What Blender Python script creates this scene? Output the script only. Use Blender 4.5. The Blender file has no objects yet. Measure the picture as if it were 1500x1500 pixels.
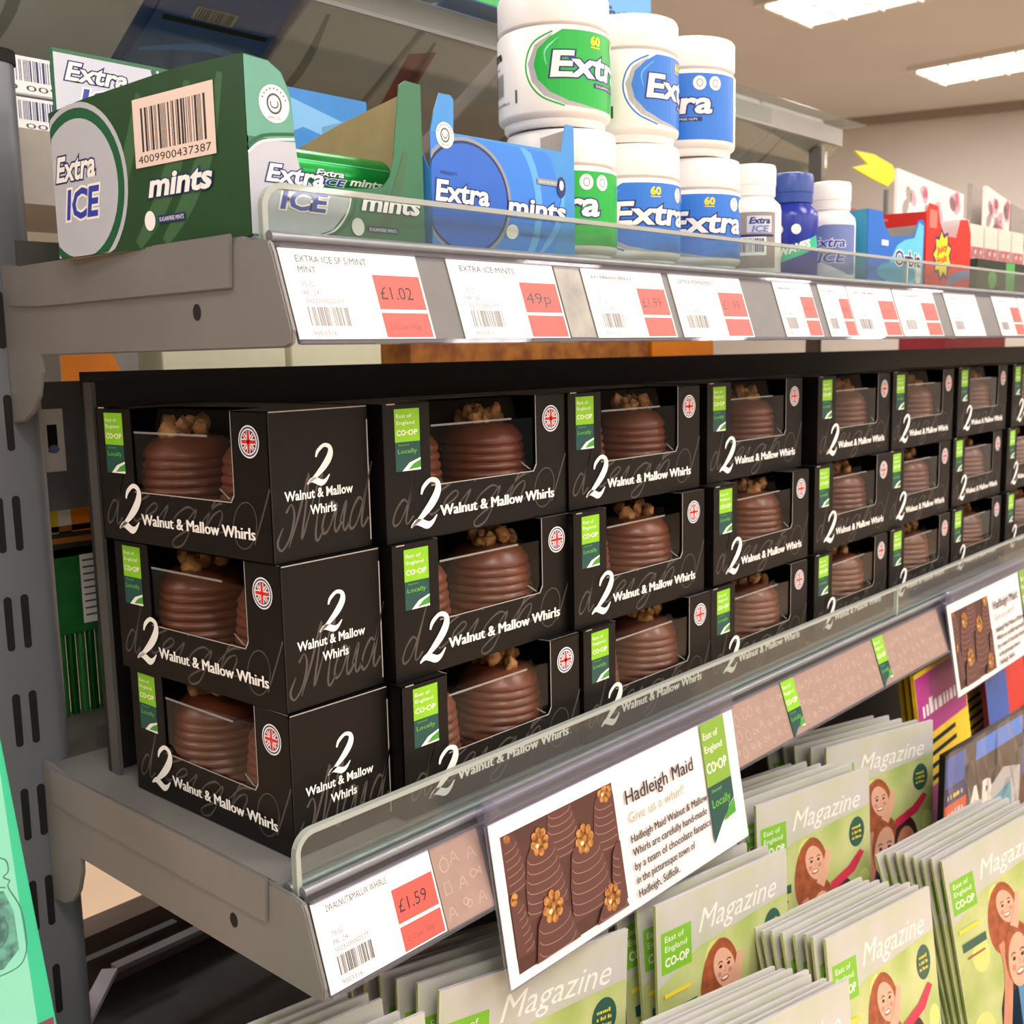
import bpy, bmesh, math, random
from mathutils import Vector, Matrix
random.seed(7)
D = bpy.data; SC = bpy.context.scene; COL = SC.collection
R = math.radians
# ------------------------------------------------------------------ camera, world, lights, exposure
cam = D.cameras.new('camera'); camo = D.objects.new('camera', cam); COL.objects.link(camo)
F_PX = 1609.68
cam.sensor_width = 36; cam.lens = F_PX / 1500 * 36; cam.clip_start = .01; cam.clip_end = 60
RM = [[0.6692874885341538, -0.7427116213585429, -0.02082558980219782],
      [0.11956165558263242, 0.07999354943864144, 0.9895989301543063],
      [0.7333207130621533, 0.6648161246142967, -0.1423385128728096]]
CAM = Vector((-0.22316574, -0.46354311, 0.2675479))
m3 = Matrix(((RM[0][0], RM[1][0], -RM[2][0]), (RM[0][1], RM[1][1], -RM[2][1]), (RM[0][2], RM[1][2], -RM[2][2])))
camo.matrix_world = Matrix.Translation(CAM) @ m3.to_4x4()
SC.camera = camo
cam.dof.use_dof = True; cam.dof.focus_distance = .62; cam.dof.aperture_fstop = 20
w = D.worlds.new('world'); SC.world = w; w.use_nodes = True
w.node_tree.nodes['Background'].inputs[0].default_value = (1.0, .97, .95, 1)
w.node_tree.nodes['Background'].inputs[1].default_value = .25
SC.view_settings.view_transform = 'Standard'; SC.view_settings.look = 'None'
SC.view_settings.gamma = 1; SC.view_settings.use_curve_mapping = False
SC.view_settings.exposure = 0.0
LAMP_W = 17
def area(name, x, y, z, sx, sy, power):
    l = D.lights.new(name, 'AREA'); l.shape = 'RECTANGLE'; l.size = sx; l.size_y = sy; l.energy = power
    l.color = (1, .96, .93)
    o = D.objects.new(name, l); COL.objects.link(o); o.location = (x, y, z)
    return o
CEIL = 1.5
LAMPS = [(x, y) for x in (-1.85, -.45, .95, 2.3, 3.65, 5.0) for y in (-5.85, -3.55, -1.25, 1.05)]  # rows farthest forward are unseen lamps added to brighten the tray's underside
for x, y in LAMPS: area('ceiling_lamp_light', x, y, CEIL - .035, .34, 1.1, LAMP_W)

def ray(px, py):
    c = Vector(((px - 750) / F_PX, -(py - 750) / F_PX, 1))
    return Vector([sum(RM[i][k] * c[i] for i in range(3)) for k in range(3)])
def at(px, py, ax, v):
    d = ray(px, py); i = 'xyz'.index(ax); return CAM + d * ((v - CAM[i]) / d[i])

# ------------------------------------------------------------------ materials
def lin(c):
    if isinstance(c, str): c = tuple(int(c[i:i + 2], 16) / 255 for i in (0, 2, 4))
    return tuple((x / 12.92 if x <= .04045 else ((x + .055) / 1.055) ** 2.4) for x in c) + (1,)
MC = {}
def mat(name, col='808080', rough=.5, metal=0, var=.06, bump=0, scale=60, coat=0, col2=None, emit=0, spec=.5):
    if name in MC: return MC[name]
    m = D.materials.new(name); m.use_nodes = True; nt = m.node_tree; b = nt.nodes['Principled BSDF']
    c = lin(col)
    b.inputs['Roughness'].default_value = rough; b.inputs['Metallic'].default_value = metal
    b.inputs['Coat Weight'].default_value = coat; b.inputs['Specular IOR Level'].default_value = spec
    if var or col2:
        tc = nt.nodes.new('ShaderNodeTexCoord'); nz = nt.nodes.new('ShaderNodeTexNoise')
        nz.inputs['Scale'].default_value = scale; nz.inputs['Detail'].default_value = 4
        nt.links.new(tc.outputs['Object'], nz.inputs['Vector'])
        rp = nt.nodes.new('ShaderNodeValToRGB')
        c2 = lin(col2) if col2 else tuple(min(1, x * (1 + var)) for x in c[:3]) + (1,)
        c1 = c if col2 else tuple(x * (1 - var) for x in c[:3]) + (1,)
        rp.color_ramp.elements[0].position = .35; rp.color_ramp.elements[1].position = .65
        rp.color_ramp.elements[0].color = c1; rp.color_ramp.elements[1].color = c2
        nt.links.new(nz.outputs['Fac'], rp.inputs[0]); nt.links.new(rp.outputs[0], b.inputs['Base Color'])
        if bump:
            bp = nt.nodes.new('ShaderNodeBump'); bp.inputs['Strength'].default_value = bump; bp.inputs['Distance'].default_value = .002
            nt.links.new(nz.outputs['Fac'], bp.inputs['Height']); nt.links.new(bp.outputs[0], b.inputs['Normal'])
    else: b.inputs['Base Color'].default_value = c
    if emit:
        b.inputs['Emission Color'].default_value = c; b.inputs['Emission Strength'].default_value = emit
    m.diffuse_color = c
    MC[name] = m; return m
def clear(name, tint='ffffff', refl=.06, rough=.03, haze=0):
    if name in MC: return MC[name]
    m = D.materials.new(name); m.use_nodes = True; nt = m.node_tree; nt.nodes.clear()
    out = nt.nodes.new('ShaderNodeOutputMaterial'); tr = nt.nodes.new('ShaderNodeBsdfTransparent'); tr.inputs[0].default_value = lin(tint)
    gl = nt.nodes.new('ShaderNodeBsdfGlossy'); gl.inputs['Roughness'].default_value = rough
    ge = nt.nodes.new('ShaderNodeNewGeometry'); dt = nt.nodes.new('ShaderNodeVectorMath'); dt.operation = 'DOT_PRODUCT'
    nt.links.new(ge.outputs['Normal'], dt.inputs[0]); nt.links.new(ge.outputs['Incoming'], dt.inputs[1])
    def mth(op, a, b_=None):
        n = nt.nodes.new('ShaderNodeMath'); n.operation = op
        for i, v in enumerate((a, b_)):
            if v is None: continue
            if isinstance(v, (int, float)): n.inputs[i].default_value = v
            else: nt.links.new(v, n.inputs[i])
        return n.outputs[0]
    ab = mth('ABSOLUTE', dt.outputs['Value']); pw = mth('POWER', mth('SUBTRACT', 1.0, ab), 5.0); fc = mth('ADD', mth('MULTIPLY', pw, .9), refl)
    mx = nt.nodes.new('ShaderNodeMixShader'); nt.links.new(fc, mx.inputs[0])
    nt.links.new(tr.outputs[0], mx.inputs[1]); nt.links.new(gl.outputs[0], mx.inputs[2])
    last = mx
    if haze:
        df = nt.nodes.new('ShaderNodeBsdfDiffuse'); df.inputs[0].default_value = lin('d8dcd8')
        m2 = nt.nodes.new('ShaderNodeMixShader'); m2.inputs[0].default_value = haze
        nt.links.new(mx.outputs[0], m2.inputs[1]); nt.links.new(df.outputs[0], m2.inputs[2]); last = m2
    nt.links.new(last.outputs[0], out.inputs[0]); MC[name] = m; return m
# palette
mat('card_black', '0a0706', .45, var=.25, scale=25, spec=.25)
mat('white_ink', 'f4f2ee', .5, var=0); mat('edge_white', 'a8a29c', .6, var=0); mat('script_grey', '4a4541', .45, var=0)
mat('coop_green', '86c81c', .45, var=.03); mat('coop_dark', '124a46', .45, var=0); mat('coop_mid', '3f9b2f', .45, var=0); mat('locally_green', '6fc42c', .5, var=0)
mat('coop_yellow', 'e8d23a', .5, var=0)
mat('jack_blue', '27266b', .4, var=0); mat('jack_red', 'd8202c', .4, var=0)
mat('chocolate', '67341f', .34, var=.15, scale=90, bump=.15); mat('walnut', 'c3935a', .65, col2='7a4a24', scale=160, bump=.8)
mat('shelf_grey', '7c7a79', .42, metal=.15, var=.05, scale=12, bump=.02); mat('shelf_grey_dark', '55524f', .5, metal=.2, var=.05)
mat('post_grey', '777b82', .4, metal=.35, var=.05, scale=10); mat('slot_black', '060606', .8, var=0)
mat('steel', '888c90', .38, metal=.55, var=.05); mat('channel_grey', '6d6b6a', .45, var=.05)
mat('label_white', 'f2f0f0', .35, var=0); mat('price_red', 'f0574f', .45, var=0); mat('text_grey', '4c4c50', .5, var=0); mat('text_pale', '8d898c', .5, var=0); mat('text_dark', '2e2a2c', .5, var=0)
mat('price_dim', 'c8484a', .5, var=0); mat('strip_brown', 'a0867c', .5, var=.04, scale=90); mat('strip_line', 'c4b0a6', .5, var=0)
clear('acrylic', 'f4f8f5', refl=.03); clear('acrylic_haze', 'f2f7f4', refl=.03, haze=.035); clear('film', 'fdfdfd', refl=.016, rough=.02); clear('film_highlight', 'ffffff', refl=.1, rough=.15, haze=.16); clear('pvc', 'eceaf6', refl=.04, haze=.06)
mat('acrylic_edge', 'b9c4bd', .15, var=0)

# ------------------------------------------------------------------ object helpers
def tag(o, label=None, cat=None, group=None, kind=None):
    if label: o['label'] = label
    if cat: o['category'] = cat
    if group: o['group'] = group
    if kind: o['kind'] = kind
    return o
def empty(name, label, cat, loc=(0, 0, 0), rz=0, group=None):
    o = D.objects.new(name, None); COL.objects.link(o); o.location = loc; o.rotation_euler = (0, 0, rz); o.empty_display_size = .02
    return tag(o, label, cat, group)
LAST = [None]
class MB:
    def __init__(s): s.v = []; s.f = []; s.m = []; s.mats = []
    def mi(s, m):
        if m not in s.mats: s.mats.append(m)
        return s.mats.index(m)
    def add(s, vs, fs, m):
        b = len(s.v); s.v += [tuple(v) for v in vs]; k = s.mi(m)
        for f in fs: s.f.append([b + i for i in f]); s.m.append(k)
        return s
    def box(s, x0, y0, z0, x1, y1, z1, m):
        vs = [(x, y, z) for x in (x0, x1) for y in (y0, y1) for z in (z0, z1)]
        return s.add(vs, [(0, 1, 3, 2), (4, 6, 7, 5), (0, 4, 5, 1), (2, 3, 7, 6), (0, 2, 6, 4), (1, 5, 7, 3)], m)
    def prism(s, pts, O, U, V, T, m):          # polygon in plane (O,U,V), thickness vector T
        O, U, V, T = map(Vector, (O, U, V, T)); n = len(pts)
        a = [O + U * p[0] + V * p[1] for p in pts]; b = [p + T for p in a]
        fl = U.cross(V).dot(T) > 0
        fs = [list(range(n))[::(-1 if fl else 1)], list(range(n, 2 * n))[::(1 if fl else -1)]]
        for i in range(n):
            j = (i + 1) % n; fs.append([i, j, n + j, n + i] if fl else [j, i, n + i, n + j])
        return s.add(a + b, fs, m)
    def lathe(s, prof, m, n=40, c=(0, 0, 0), cap=True):
        vs = []; fs = []
        for r, z in prof:
            for k in range(n):
                a = 2 * math.pi * k / n; vs.append((c[0] + r * math.cos(a), c[1] + r * math.sin(a), c[2] + z))
        for i in range(len(prof) - 1):
            for k in range(n):
                j = (k + 1) % n; fs.append([i * n + k, i * n + j, (i + 1) * n + j, (i + 1) * n + k])
        if cap: fs.append(list(range(n))[::-1]); fs.append([(len(prof) - 1) * n + k for k in range(n)])
        return s.add(vs, fs, m)
    def cylx(s, x0, x1, y, z, r, m, n=24):
        vs = [(x, y + r * math.cos(2 * math.pi * k / n), z + r * math.sin(2 * math.pi * k / n)) for x in (x0, x1) for k in range(n)]
        fs = [[k, n + k, n + (k + 1) % n, (k + 1) % n] for k in range(n)] + [list(range(n)), list(range(n, 2 * n))[::-1]]
        return s.add(vs, fs, m)
    def build(s, name, parent=None, smooth=False, bevel=0, seg=2):
        me = D.meshes.new(name); me.from_pydata(s.v, [], s.f)
        for m in s.mats: me.materials.append(MC[m])
        me.polygons.foreach_set('material_index', s.m)
        bm = bmesh.new(); bm.from_mesh(me)
        bmesh.ops.recalc_face_normals(bm, faces=bm.faces)
        if bevel:
            bmesh.ops.remove_doubles(bm, verts=bm.verts, dist=1e-6)
            es = [e for e in bm.edges if len(e.link_faces) == 2 and e.calc_face_angle(0) > .6]
            bmesh.ops.bevel(bm, geom=es, offset=bevel, segments=seg, affect='EDGES', clamp_overlap=True)
        bm.to_mesh(me); bm.free()
        if smooth:
            me.polygons.foreach_set('use_smooth', [True] * len(me.polygons)); me.set_sharp_from_angle(angle=R(38))
        o = D.objects.new(name, me); COL.objects.link(o); o.parent = parent; LAST[0] = o
        return o
def copy_tree(o, parent=None):
    c = o.copy(); COL.objects.link(c); c.parent = parent
    for ch in list(KIDS.get(o.name, o.children)): copy_tree(ch, c)
    return c
KIDS = {}
# text -> 2D polygons
_tc = {}
def glyphs(s, off, shear):
    k = (s, off, shear)
    if k in _tc: return _tc[k]
    cu = D.curves.new('t', 'FONT'); cu.body = s; cu.size = 1; cu.offset = off; cu.shear = shear; cu.resolution_u = 2; cu.fill_mode = 'FRONT'
    ob = D.objects.new('t', cu); me = ob.to_mesh()
    vs = [(v.co.x, v.co.y) for v in me.vertices]; fs = [list(p.vertices) for p in me.polygons]
    ob.to_mesh_clear(); D.objects.remove(ob); D.curves.remove(cu)
    _tc[k] = (vs, fs); return _tc[k]
CAPH = .73
def catmull(pts, n=6):
    P = [pts[0]] + list(pts) + [pts[-1]]; out = []
    for i in range(1, len(P) - 2):
        for k in range(n):
            t = k / n; a, b, c, d = P[i - 1], P[i], P[i + 1], P[i + 2]
            out.append(tuple(.5 * (2 * b[j] + (c[j] - a[j]) * t + (2 * a[j] - 5 * b[j] + 4 * c[j] - d[j]) * t * t + (3 * b[j] - a[j] - 3 * c[j] + d[j]) * t ** 3) for j in range(len(a))))
    out.append(tuple(P[-2])); return out
class Print:
    EPS = 5e-5
    def __init__(s): s.items = []; s.l = 1
    def up(s, n=1): s.l += n; return s
    def raw(s, vs, fs, m): s.items.append((vs, fs, m, s.l)); return s
    def poly(s, pts, m): return s.raw(list(pts), [list(range(len(pts)))], m)
    def rect(s, x0, y0, x1, y1, m): return s.poly([(x0, y0), (x1, y0), (x1, y1), (x0, y1)], m)
    def ell(s, cx, cy, rx, ry, m, n=28, a0=0, a1=360, rot=0):
        pts = []
        for k in range(n + (a1 - a0 < 360)):
            a = R(a0 + (a1 - a0) * k / n); x, y = rx * math.cos(a), ry * math.sin(a)
            pts.append((cx + x * math.cos(rot) - y * math.sin(rot), cy + x * math.sin(rot) + y * math.cos(rot)))
        return s.poly(pts, m)
    def stroke(s, pts, wd, m, smooth=True, closed=False):
        if closed: pts = list(pts) + [pts[0]]
        if not isinstance(wd, (list, tuple)): wd = [wd] * len(pts)
        q = [(p[0], p[1], w_) for p, w_ in zip(pts, wd)]
        if smooth: q = catmull(q, 5)
        L = []; Rr = []
        for i, p in enumerate(q):
            a = q[max(0, i - 1)]; b = q[min(len(q) - 1, i + 1)]
            dx, dy = b[0] - a[0], b[1] - a[1]; d = math.hypot(dx, dy) or 1; h = p[2] / 2
            L.append((p[0] - dy / d * h, p[1] + dx / d * h)); Rr.append((p[0] + dy / d * h, p[1] - dx / d * h))
        n = len(q); return s.raw(L + Rr, [[i, n + i, n + i + 1, i + 1] for i in range(n - 1)], m)
    def ring(s, cx, cy, rx, ry, wd, m, a0=0, a1=360, rot=0, n=36):
        pts = []
        for k in range(n + 1):
            a = R(a0 + (a1 - a0) * k / n); x, y = rx * math.cos(a), ry * math.sin(a)
            pts.append((cx + x * math.cos(rot) - y * math.sin(rot), cy + x * math.sin(rot) + y * math.cos(rot)))
        return s.stroke(pts, wd, m, smooth=False)
    def scrib(s, x, y, w_, h, m, seed=0):
        r_ = random.Random(seed + int(x * 9999)); c = x
        while c < x + w_:
            k = h * r_.uniform(.3, .7); s.rect(c, y, min(c + k, x + w_), y + h * r_.choice((.7, .7, 1)), m); c += k + h * r_.choice((.2, .25, .7))
        return s
    def text(s, t, x, y, h, m, w=None, shear=0, off=0, rot=0, al='L', bd=0):
        if bd:
            for dx, dy in ((-bd, 0), (bd, 0), (0, 0)): s.text(t, x + dx * h, y + dy * h, h, m, w, shear, off, rot, al); s.l += .5
            return s
        vs, fs = glyphs(t, off, shear); vs0, _ = glyphs(t, 0, shear)
        if not vs: return s
        k = h / CAPH; x0 = min(v[0] for v in vs0); x1 = max(v[0] for v in vs0)
        kx = w / (x1 - x0) if w else k; wd = (x1 - x0) * kx
        ox = x - {'L': 0, 'C': wd / 2, 'R': wd}[al]
        P = []
        for a, b in vs:
            X = (a - x0) * kx; Y = b * k
            if rot: X, Y = X * math.cos(rot) - Y * math.sin(rot), X * math.sin(rot) + Y * math.cos(rot)
            P.append((ox + X, y + Y))
        return s.raw(P, fs, m)
    def barcode(s, x, y, w_, h, m, seed=1, digits=None, dh=0, frac=1):
        rd = random.Random(seed); u = w_ / 95.; c = 0
        while c < 94:
            b = rd.choice((1, 1, 2, 3)); s.rect(x + c * u, y, x + min(95, c + b) * u, y + h, m); c += b + rd.choice((1, 1, 2, 3))
        if digits: s.text(digits, x - dh, y - dh * 1.25, dh, m, w=w_ + dh)
        return s
    def build(s, name, parent, mp, cut=None):
        mb = MB()
        for vs, fs, m, l in s.items:
            if cut:
                bm = bmesh.new(); bv = [bm.verts.new((a, b, 0)) for a, b in vs]
                for f in fs:
                    try: bm.faces.new([bv[i] for i in f])
                    except ValueError: pass
                lo = min(v[0] for v in vs); hi = max(v[0] for v in vs); u = (math.floor(lo / cut) + 1) * cut
                while u < hi:
                    bmesh.ops.bisect_plane(bm, geom=bm.verts[:] + bm.edges[:] + bm.faces[:], plane_co=(u, 0, 0), plane_no=(1, 0, 0), dist=1e-7); u += cut
                bm.verts.index_update()
                vs = [(v.co.x, v.co.y) for v in bm.verts]; fs = [[v.index for v in f.verts] for f in bm.faces]; bm.free()
            mb.add([mp(a, b, l * s.EPS) for a, b in vs], fs, m)
        me = D.meshes.new(name); me.from_pydata(mb.v, [], mb.f)
        for m in mb.mats: me.materials.append(MC[m])
        me.polygons.foreach_set('material_index', mb.m)
        o = D.objects.new(name, me); COL.objects.link(o); o.parent = parent; return o
def plane_map(O, U, V):
    O, U, V = Vector(O), Vector(U), Vector(V); N = U.cross(V).normalized()
    return lambda a, b, h: tuple(O + U * a + V * b + N * h)
def cyl_map(r, z0, rot):                        # u=0 faces angle rot
    return lambda a, b, h: ((r + h) * math.cos(rot + a / r), (r + h) * math.sin(rot + a / r), z0 + b)
# script lettering
SCR = {
 'M': ([[(-.25,.28),(-.38,.05),(-.22,-.08),(0,.1),(.08,.42),(-.05,.62),(-.2,.5)], [(0,-.05),(.22,.45),(.42,1.08),(.43,.6),(.4,.05),(.62,.55),(.86,1.08),(.86,.5),(.85,.1),(.95,-.02),(1.12,.15)]], 1.1),
 'a': ([[(.42,.42),(.25,.5),(.06,.32),(0,.1),(.1,0),(.28,.12),(.44,.46),(.42,.15),(.5,0),(.68,.15)]], .62),
 'i': ([[(-.02,.15),(.14,.48),(.11,.12),(.2,0),(.36,.15)], [(.16,.68),(.19,.7)]], .34),
 'd': ([[(.42,.42),(.25,.5),(.06,.32),(0,.1),(.1,0),(.28,.12),(.45,.5),(.6,1.08),(.48,.55),(.43,.15),(.5,0),(.68,.15)]], .64),
 'l': ([[(-.02,.12),(.18,.5),(.32,.95),(.26,1.1),(.16,.8),(.11,.2),(.2,0),(.36,.15)]], .34),
 'e': ([[(-.02,.12),(.2,.26),(.28,.42),(.18,.5),(.05,.28),(.1,.03),(.22,0),(.4,.15)]], .38),
 'g': ([[(.42,.42),(.25,.5),(.06,.32),(0,.1),(.1,0),(.28,.12),(.44,.46),(.42,0),(.34,-.4),(.18,-.5),(.1,-.35),(.3,-.1),(.64,.15)]], .62),
 'h': ([[(-.02,.12),(.2,.6),(.32,1.0),(.25,1.1),(.15,.75),(.1,0),(.2,.36),(.34,.5),(.4,.35),(.38,.1),(.46,0),(.6,.14)]], .6),
 '2': ([[(.13,.70),(.16,.86),(.34,1.0),(.56,.93),(.62,.72),(.5,.46),(.26,.2),(.0,.0)], [(.0,.02),(.14,.1),(.3,.07),(.5,.0),(.64,.05),(.74,.2)]], .8)}
def script(p, s, x, y, h, m, wd, shear=.28, xs=1, ymax=9):
    for ch in s:
        if ch == ' ': x += .4 * h * xs; continue
        st, ad = SCR[ch]
        for path in st:
            pts = [(x + (a + b * shear) * h * xs, min(y + b * h, ymax)) for a, b in path]; n = len(pts)
            if ch == '2': ws = ([.05,.1,.1,.13,.2,.2,.12,.03] if n == 8 else [.03,.13,.17,.17,.1,.03]); ws = [q * h for q in ws]
            else: ws = [wd * h * (.55 + .9 * abs(math.sin(i * 1.3))) for i in range(n)]
            p.stroke(pts, ws, m)
        x += ad * h * xs
    return x
def coop_label(p, x0, y0, w_, h, top='coop_green', ribbon=False):
    """green and teal local-food flash, y0 = bottom"""
    hs = y0 + h * .47
    p.rect(x0, hs, x0 + w_, y0 + h, top)
    if ribbon: p.poly([(x0, hs), (x0 + w_, hs), (x0 + w_, y0 + h * .28), (x0 + w_ * .55, y0 + h * .18), (x0, y0)], 'coop_dark')
    else: p.rect(x0, y0, x0 + w_, hs, 'coop_dark')
    p.up()
    p.text('East of', x0 + w_ * .08, y0 + h * .86, h * .06, 'white_ink', w=w_ * .6)
    p.text('England', x0 + w_ * .08, y0 + h * .75, h * .06, 'white_ink', w=w_ * .72)
    p.text('CO', x0 + w_ * .07, y0 + h * .575, h * .09, 'white_ink', w=w_ * .36, off=.02)
    p.text('OP', x0 + w_ * .53, y0 + h * .575, h * .09, 'white_ink', w=w_ * .37, off=.02)
    p.ell(x0 + w_ * .48, y0 + h * .62, w_ * .05, h * .02, 'coop_yellow', n=10)
    p.text('Sourced', x0 + w_ * .14, y0 + h * .41, h * .03, 'locally_green', w=w_ * .4)
    p.text('Locally', x0 + w_ * .1, y0 + h * .285, h * .075, 'locally_green', w=w_ * .76)
    b = y0 + (h * .12 if ribbon else 0)
    p.poly([(x0 + w_ * .25, b), (x0 + w_ * .55, b + h * .13), (x0 + w_, b + h * .2), (x0 + w_, b)] if not ribbon else [(x0 + w_ * .6, b + .03 * h), (x0 + w_ * .75, b + h * .12), (x0 + w_, b + h * .17), (x0 + w_, b)], 'white_ink')
    p.up()
    p.poly([(x0 + w_ * .5, b + .02 * h), (x0 + w_ * .72, b + h * .11), (x0 + w_, b + h * .165), (x0 + w_, b + .04 * h)], 'coop_mid')
    p.up()
def jack(p, cx, cy, r):
    p.ell(cx, cy, r, r * 1.02, 'white_ink'); p.up(); p.ring(cx, cy, r * .86, r * .87, r * .1, 'jack_blue'); p.ell(cx, cy, r * .7, r * .72, 'jack_blue'); p.up()
    q = r * .66
    for s in (1, -1): p.stroke([(cx - q * .7, cy - s * q * .7), (cx + q * .7, cy + s * q * .7)], r * .26, 'white_ink', smooth=False)
    p.up()
    for s in (1, -1): p.stroke([(cx - q * .7, cy - s * q * .7), (cx + q * .7, cy + s * q * .7)], r * .08, 'jack_red', smooth=False)
    p.up(); p.rect(cx - r * .18, cy - q, cx + r * .18, cy + q, 'white_ink'); p.rect(cx - q, cy - r * .18, cx + q, cy + r * .18, 'white_ink')
    p.up(); p.rect(cx - r * .11, cy - q, cx + r * .11, cy + q, 'jack_red'); p.rect(cx - q, cy - r * .11, cx + q, cy + r * .11, 'jack_red'); p.up()

# ------------------------------------------------------------------ room
mat('ceiling_paint', 'cbc8c4', .9, var=.03, scale=2); mat('wall_paint', 'c2bdb6', .9, var=.03, scale=3)
mat('floor_tile', 'd2b79c', .4, var=.06, scale=3); mat('trim_dark', '8d8276', .7, var=.05); mat('lamp_glow', 'fffaf4', .5, var=0, emit=5)
mat('lamp_frame', 'd8d2c8', .5, var=.03)
def room_box(name, a, b, m):
    o = MB().box(*a, *b, m).build(name); o['kind'] = 'structure'; return o
room_box('floor', (-4, -7, -1.0), (8, 5, -.95), 'floor_tile')
room_box('ceiling', (-4, -7, CEIL), (8, 5, CEIL + .05), 'ceiling_paint')
wf = MB().prism([(-1.6, -.95), (10.6, -.95), (10.6, CEIL), (-1.6, CEIL)], (5.35, 3.4, 0), (.296, -.955, 0), (0, 0, 1), (.06, .02, 0), 'wall_paint').build('wall_far'); wf['kind'] = 'structure'
room_box('wall_left', (-4.06, -7, -.95), (-4, 5, CEIL), 'wall_paint')
room_box('wall_back', (-4, 4.9, -.95), (5.0, 4.96, CEIL), 'wall_paint')
room_box('wall_front', (-4, -7.06, -.95), (8, -7, CEIL), 'wall_paint')
tr = MB().prism([(-1.5, CEIL - .045), (10.5, CEIL - .045), (10.5, CEIL), (-1.5, CEIL)], (5.34, 3.4, 0), (.296, -.955, 0), (0, 0, 1), (-.02, -.006, 0), 'trim_dark').build('trim_1'); tr['kind'] = 'structure'
ln = {(3.65, 1.05): 'recessed ceiling light cut by the top edge of the photo', (5.0, 1.05): 'recessed ceiling light panel nearest the far wall, at the right edge'}
lp = None
for x, y in LAMPS:
    if (x, y) not in ln: lab = 'unseen recessed ceiling light panel out of the frame, there to light the shop'
    else: lab = ln[(x, y)]
    o = empty('ceiling_light', lab, 'light', (x, y, CEIL), group='recessed ceiling light panels')
    f = MB(); f.box(-.2, -.6, -.02, .2, -.57, 0, 'lamp_frame').box(-.2, .57, -.02, .2, .6, 0, 'lamp_frame').box(-.2, -.57, -.02, -.18, .57, 0, 'lamp_frame').box(.18, -.57, -.02, .2, .57, 0, 'lamp_frame')
    f.build('frame', o)
    g = MB(); g.box(-.18, -.57, -.016, .18, .57, -.012, 'lamp_glow'); g.build('diffuser', o)
    l = MB()
    for k in range(9): l.box(-.18, -.57 + .1425 * k - .004, -.03, .18, -.57 + .1425 * k + .004, -.0165, 'lamp_frame')
    for k in (-.06, .06): l.box(k - .004, -.57, -.03, k + .004, .57, -.0165, 'lamp_frame')
    l.build('louvre', o)

# ------------------------------------------------------------------ gondola: post, shelves
XS, XE = .088, 3.3
def gondola_post(x, label):
    po = empty('shelving_post', label, 'post', (x, .25, -.95), group='slotted shelving uprights')
    b = MB(); n = 10
    prof = [(-.03, .04), (-.03, 0)] + [(.011 + .013 * math.sin(R(90 * k / n)), .013 - .013 * math.cos(R(90 * k / n))) for k in range(n + 1)] + [(.024, .04)]
    b.prism(prof, (0, 0, 0), (1, 0, 0), (0, 1, 0), (0, 0, 1.405), 'post_grey'); b.build('column', po, smooth=True)
    MB().prism([(p_[0] * 1.06, p_[1] * 1.06 - .001) for p_ in prof], (0, 0, 1.405), (1, 0, 0), (0, 1, 0), (0, 0, .008), 'slot_black').build('end_cap', po)
    for cx in (-.0135, -.0025):
        for k in range(20):
            z = 1.41 - .034 - k * .0652
            if z < .3: break
            s = MB(); pts = []
            for q in range(17):
                a = R(180 * q / 8); yy = .0155 if q <= 8 else -.0155
                pts.append((.0026 * math.cos(a), .0026 * math.sin(a) + yy if q <= 8 else .0026 * math.sin(a) - .0155))
            s.prism(pts[:-1], (cx, -.0004, z), (1, 0, 0), (0, 0, 1), (0, .0008, 0), 'slot_black'); s.build('slot', po)
    return po
gondola_post(.0875, 'grey slotted steel upright at the left edge, holding both shelf brackets')

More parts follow.
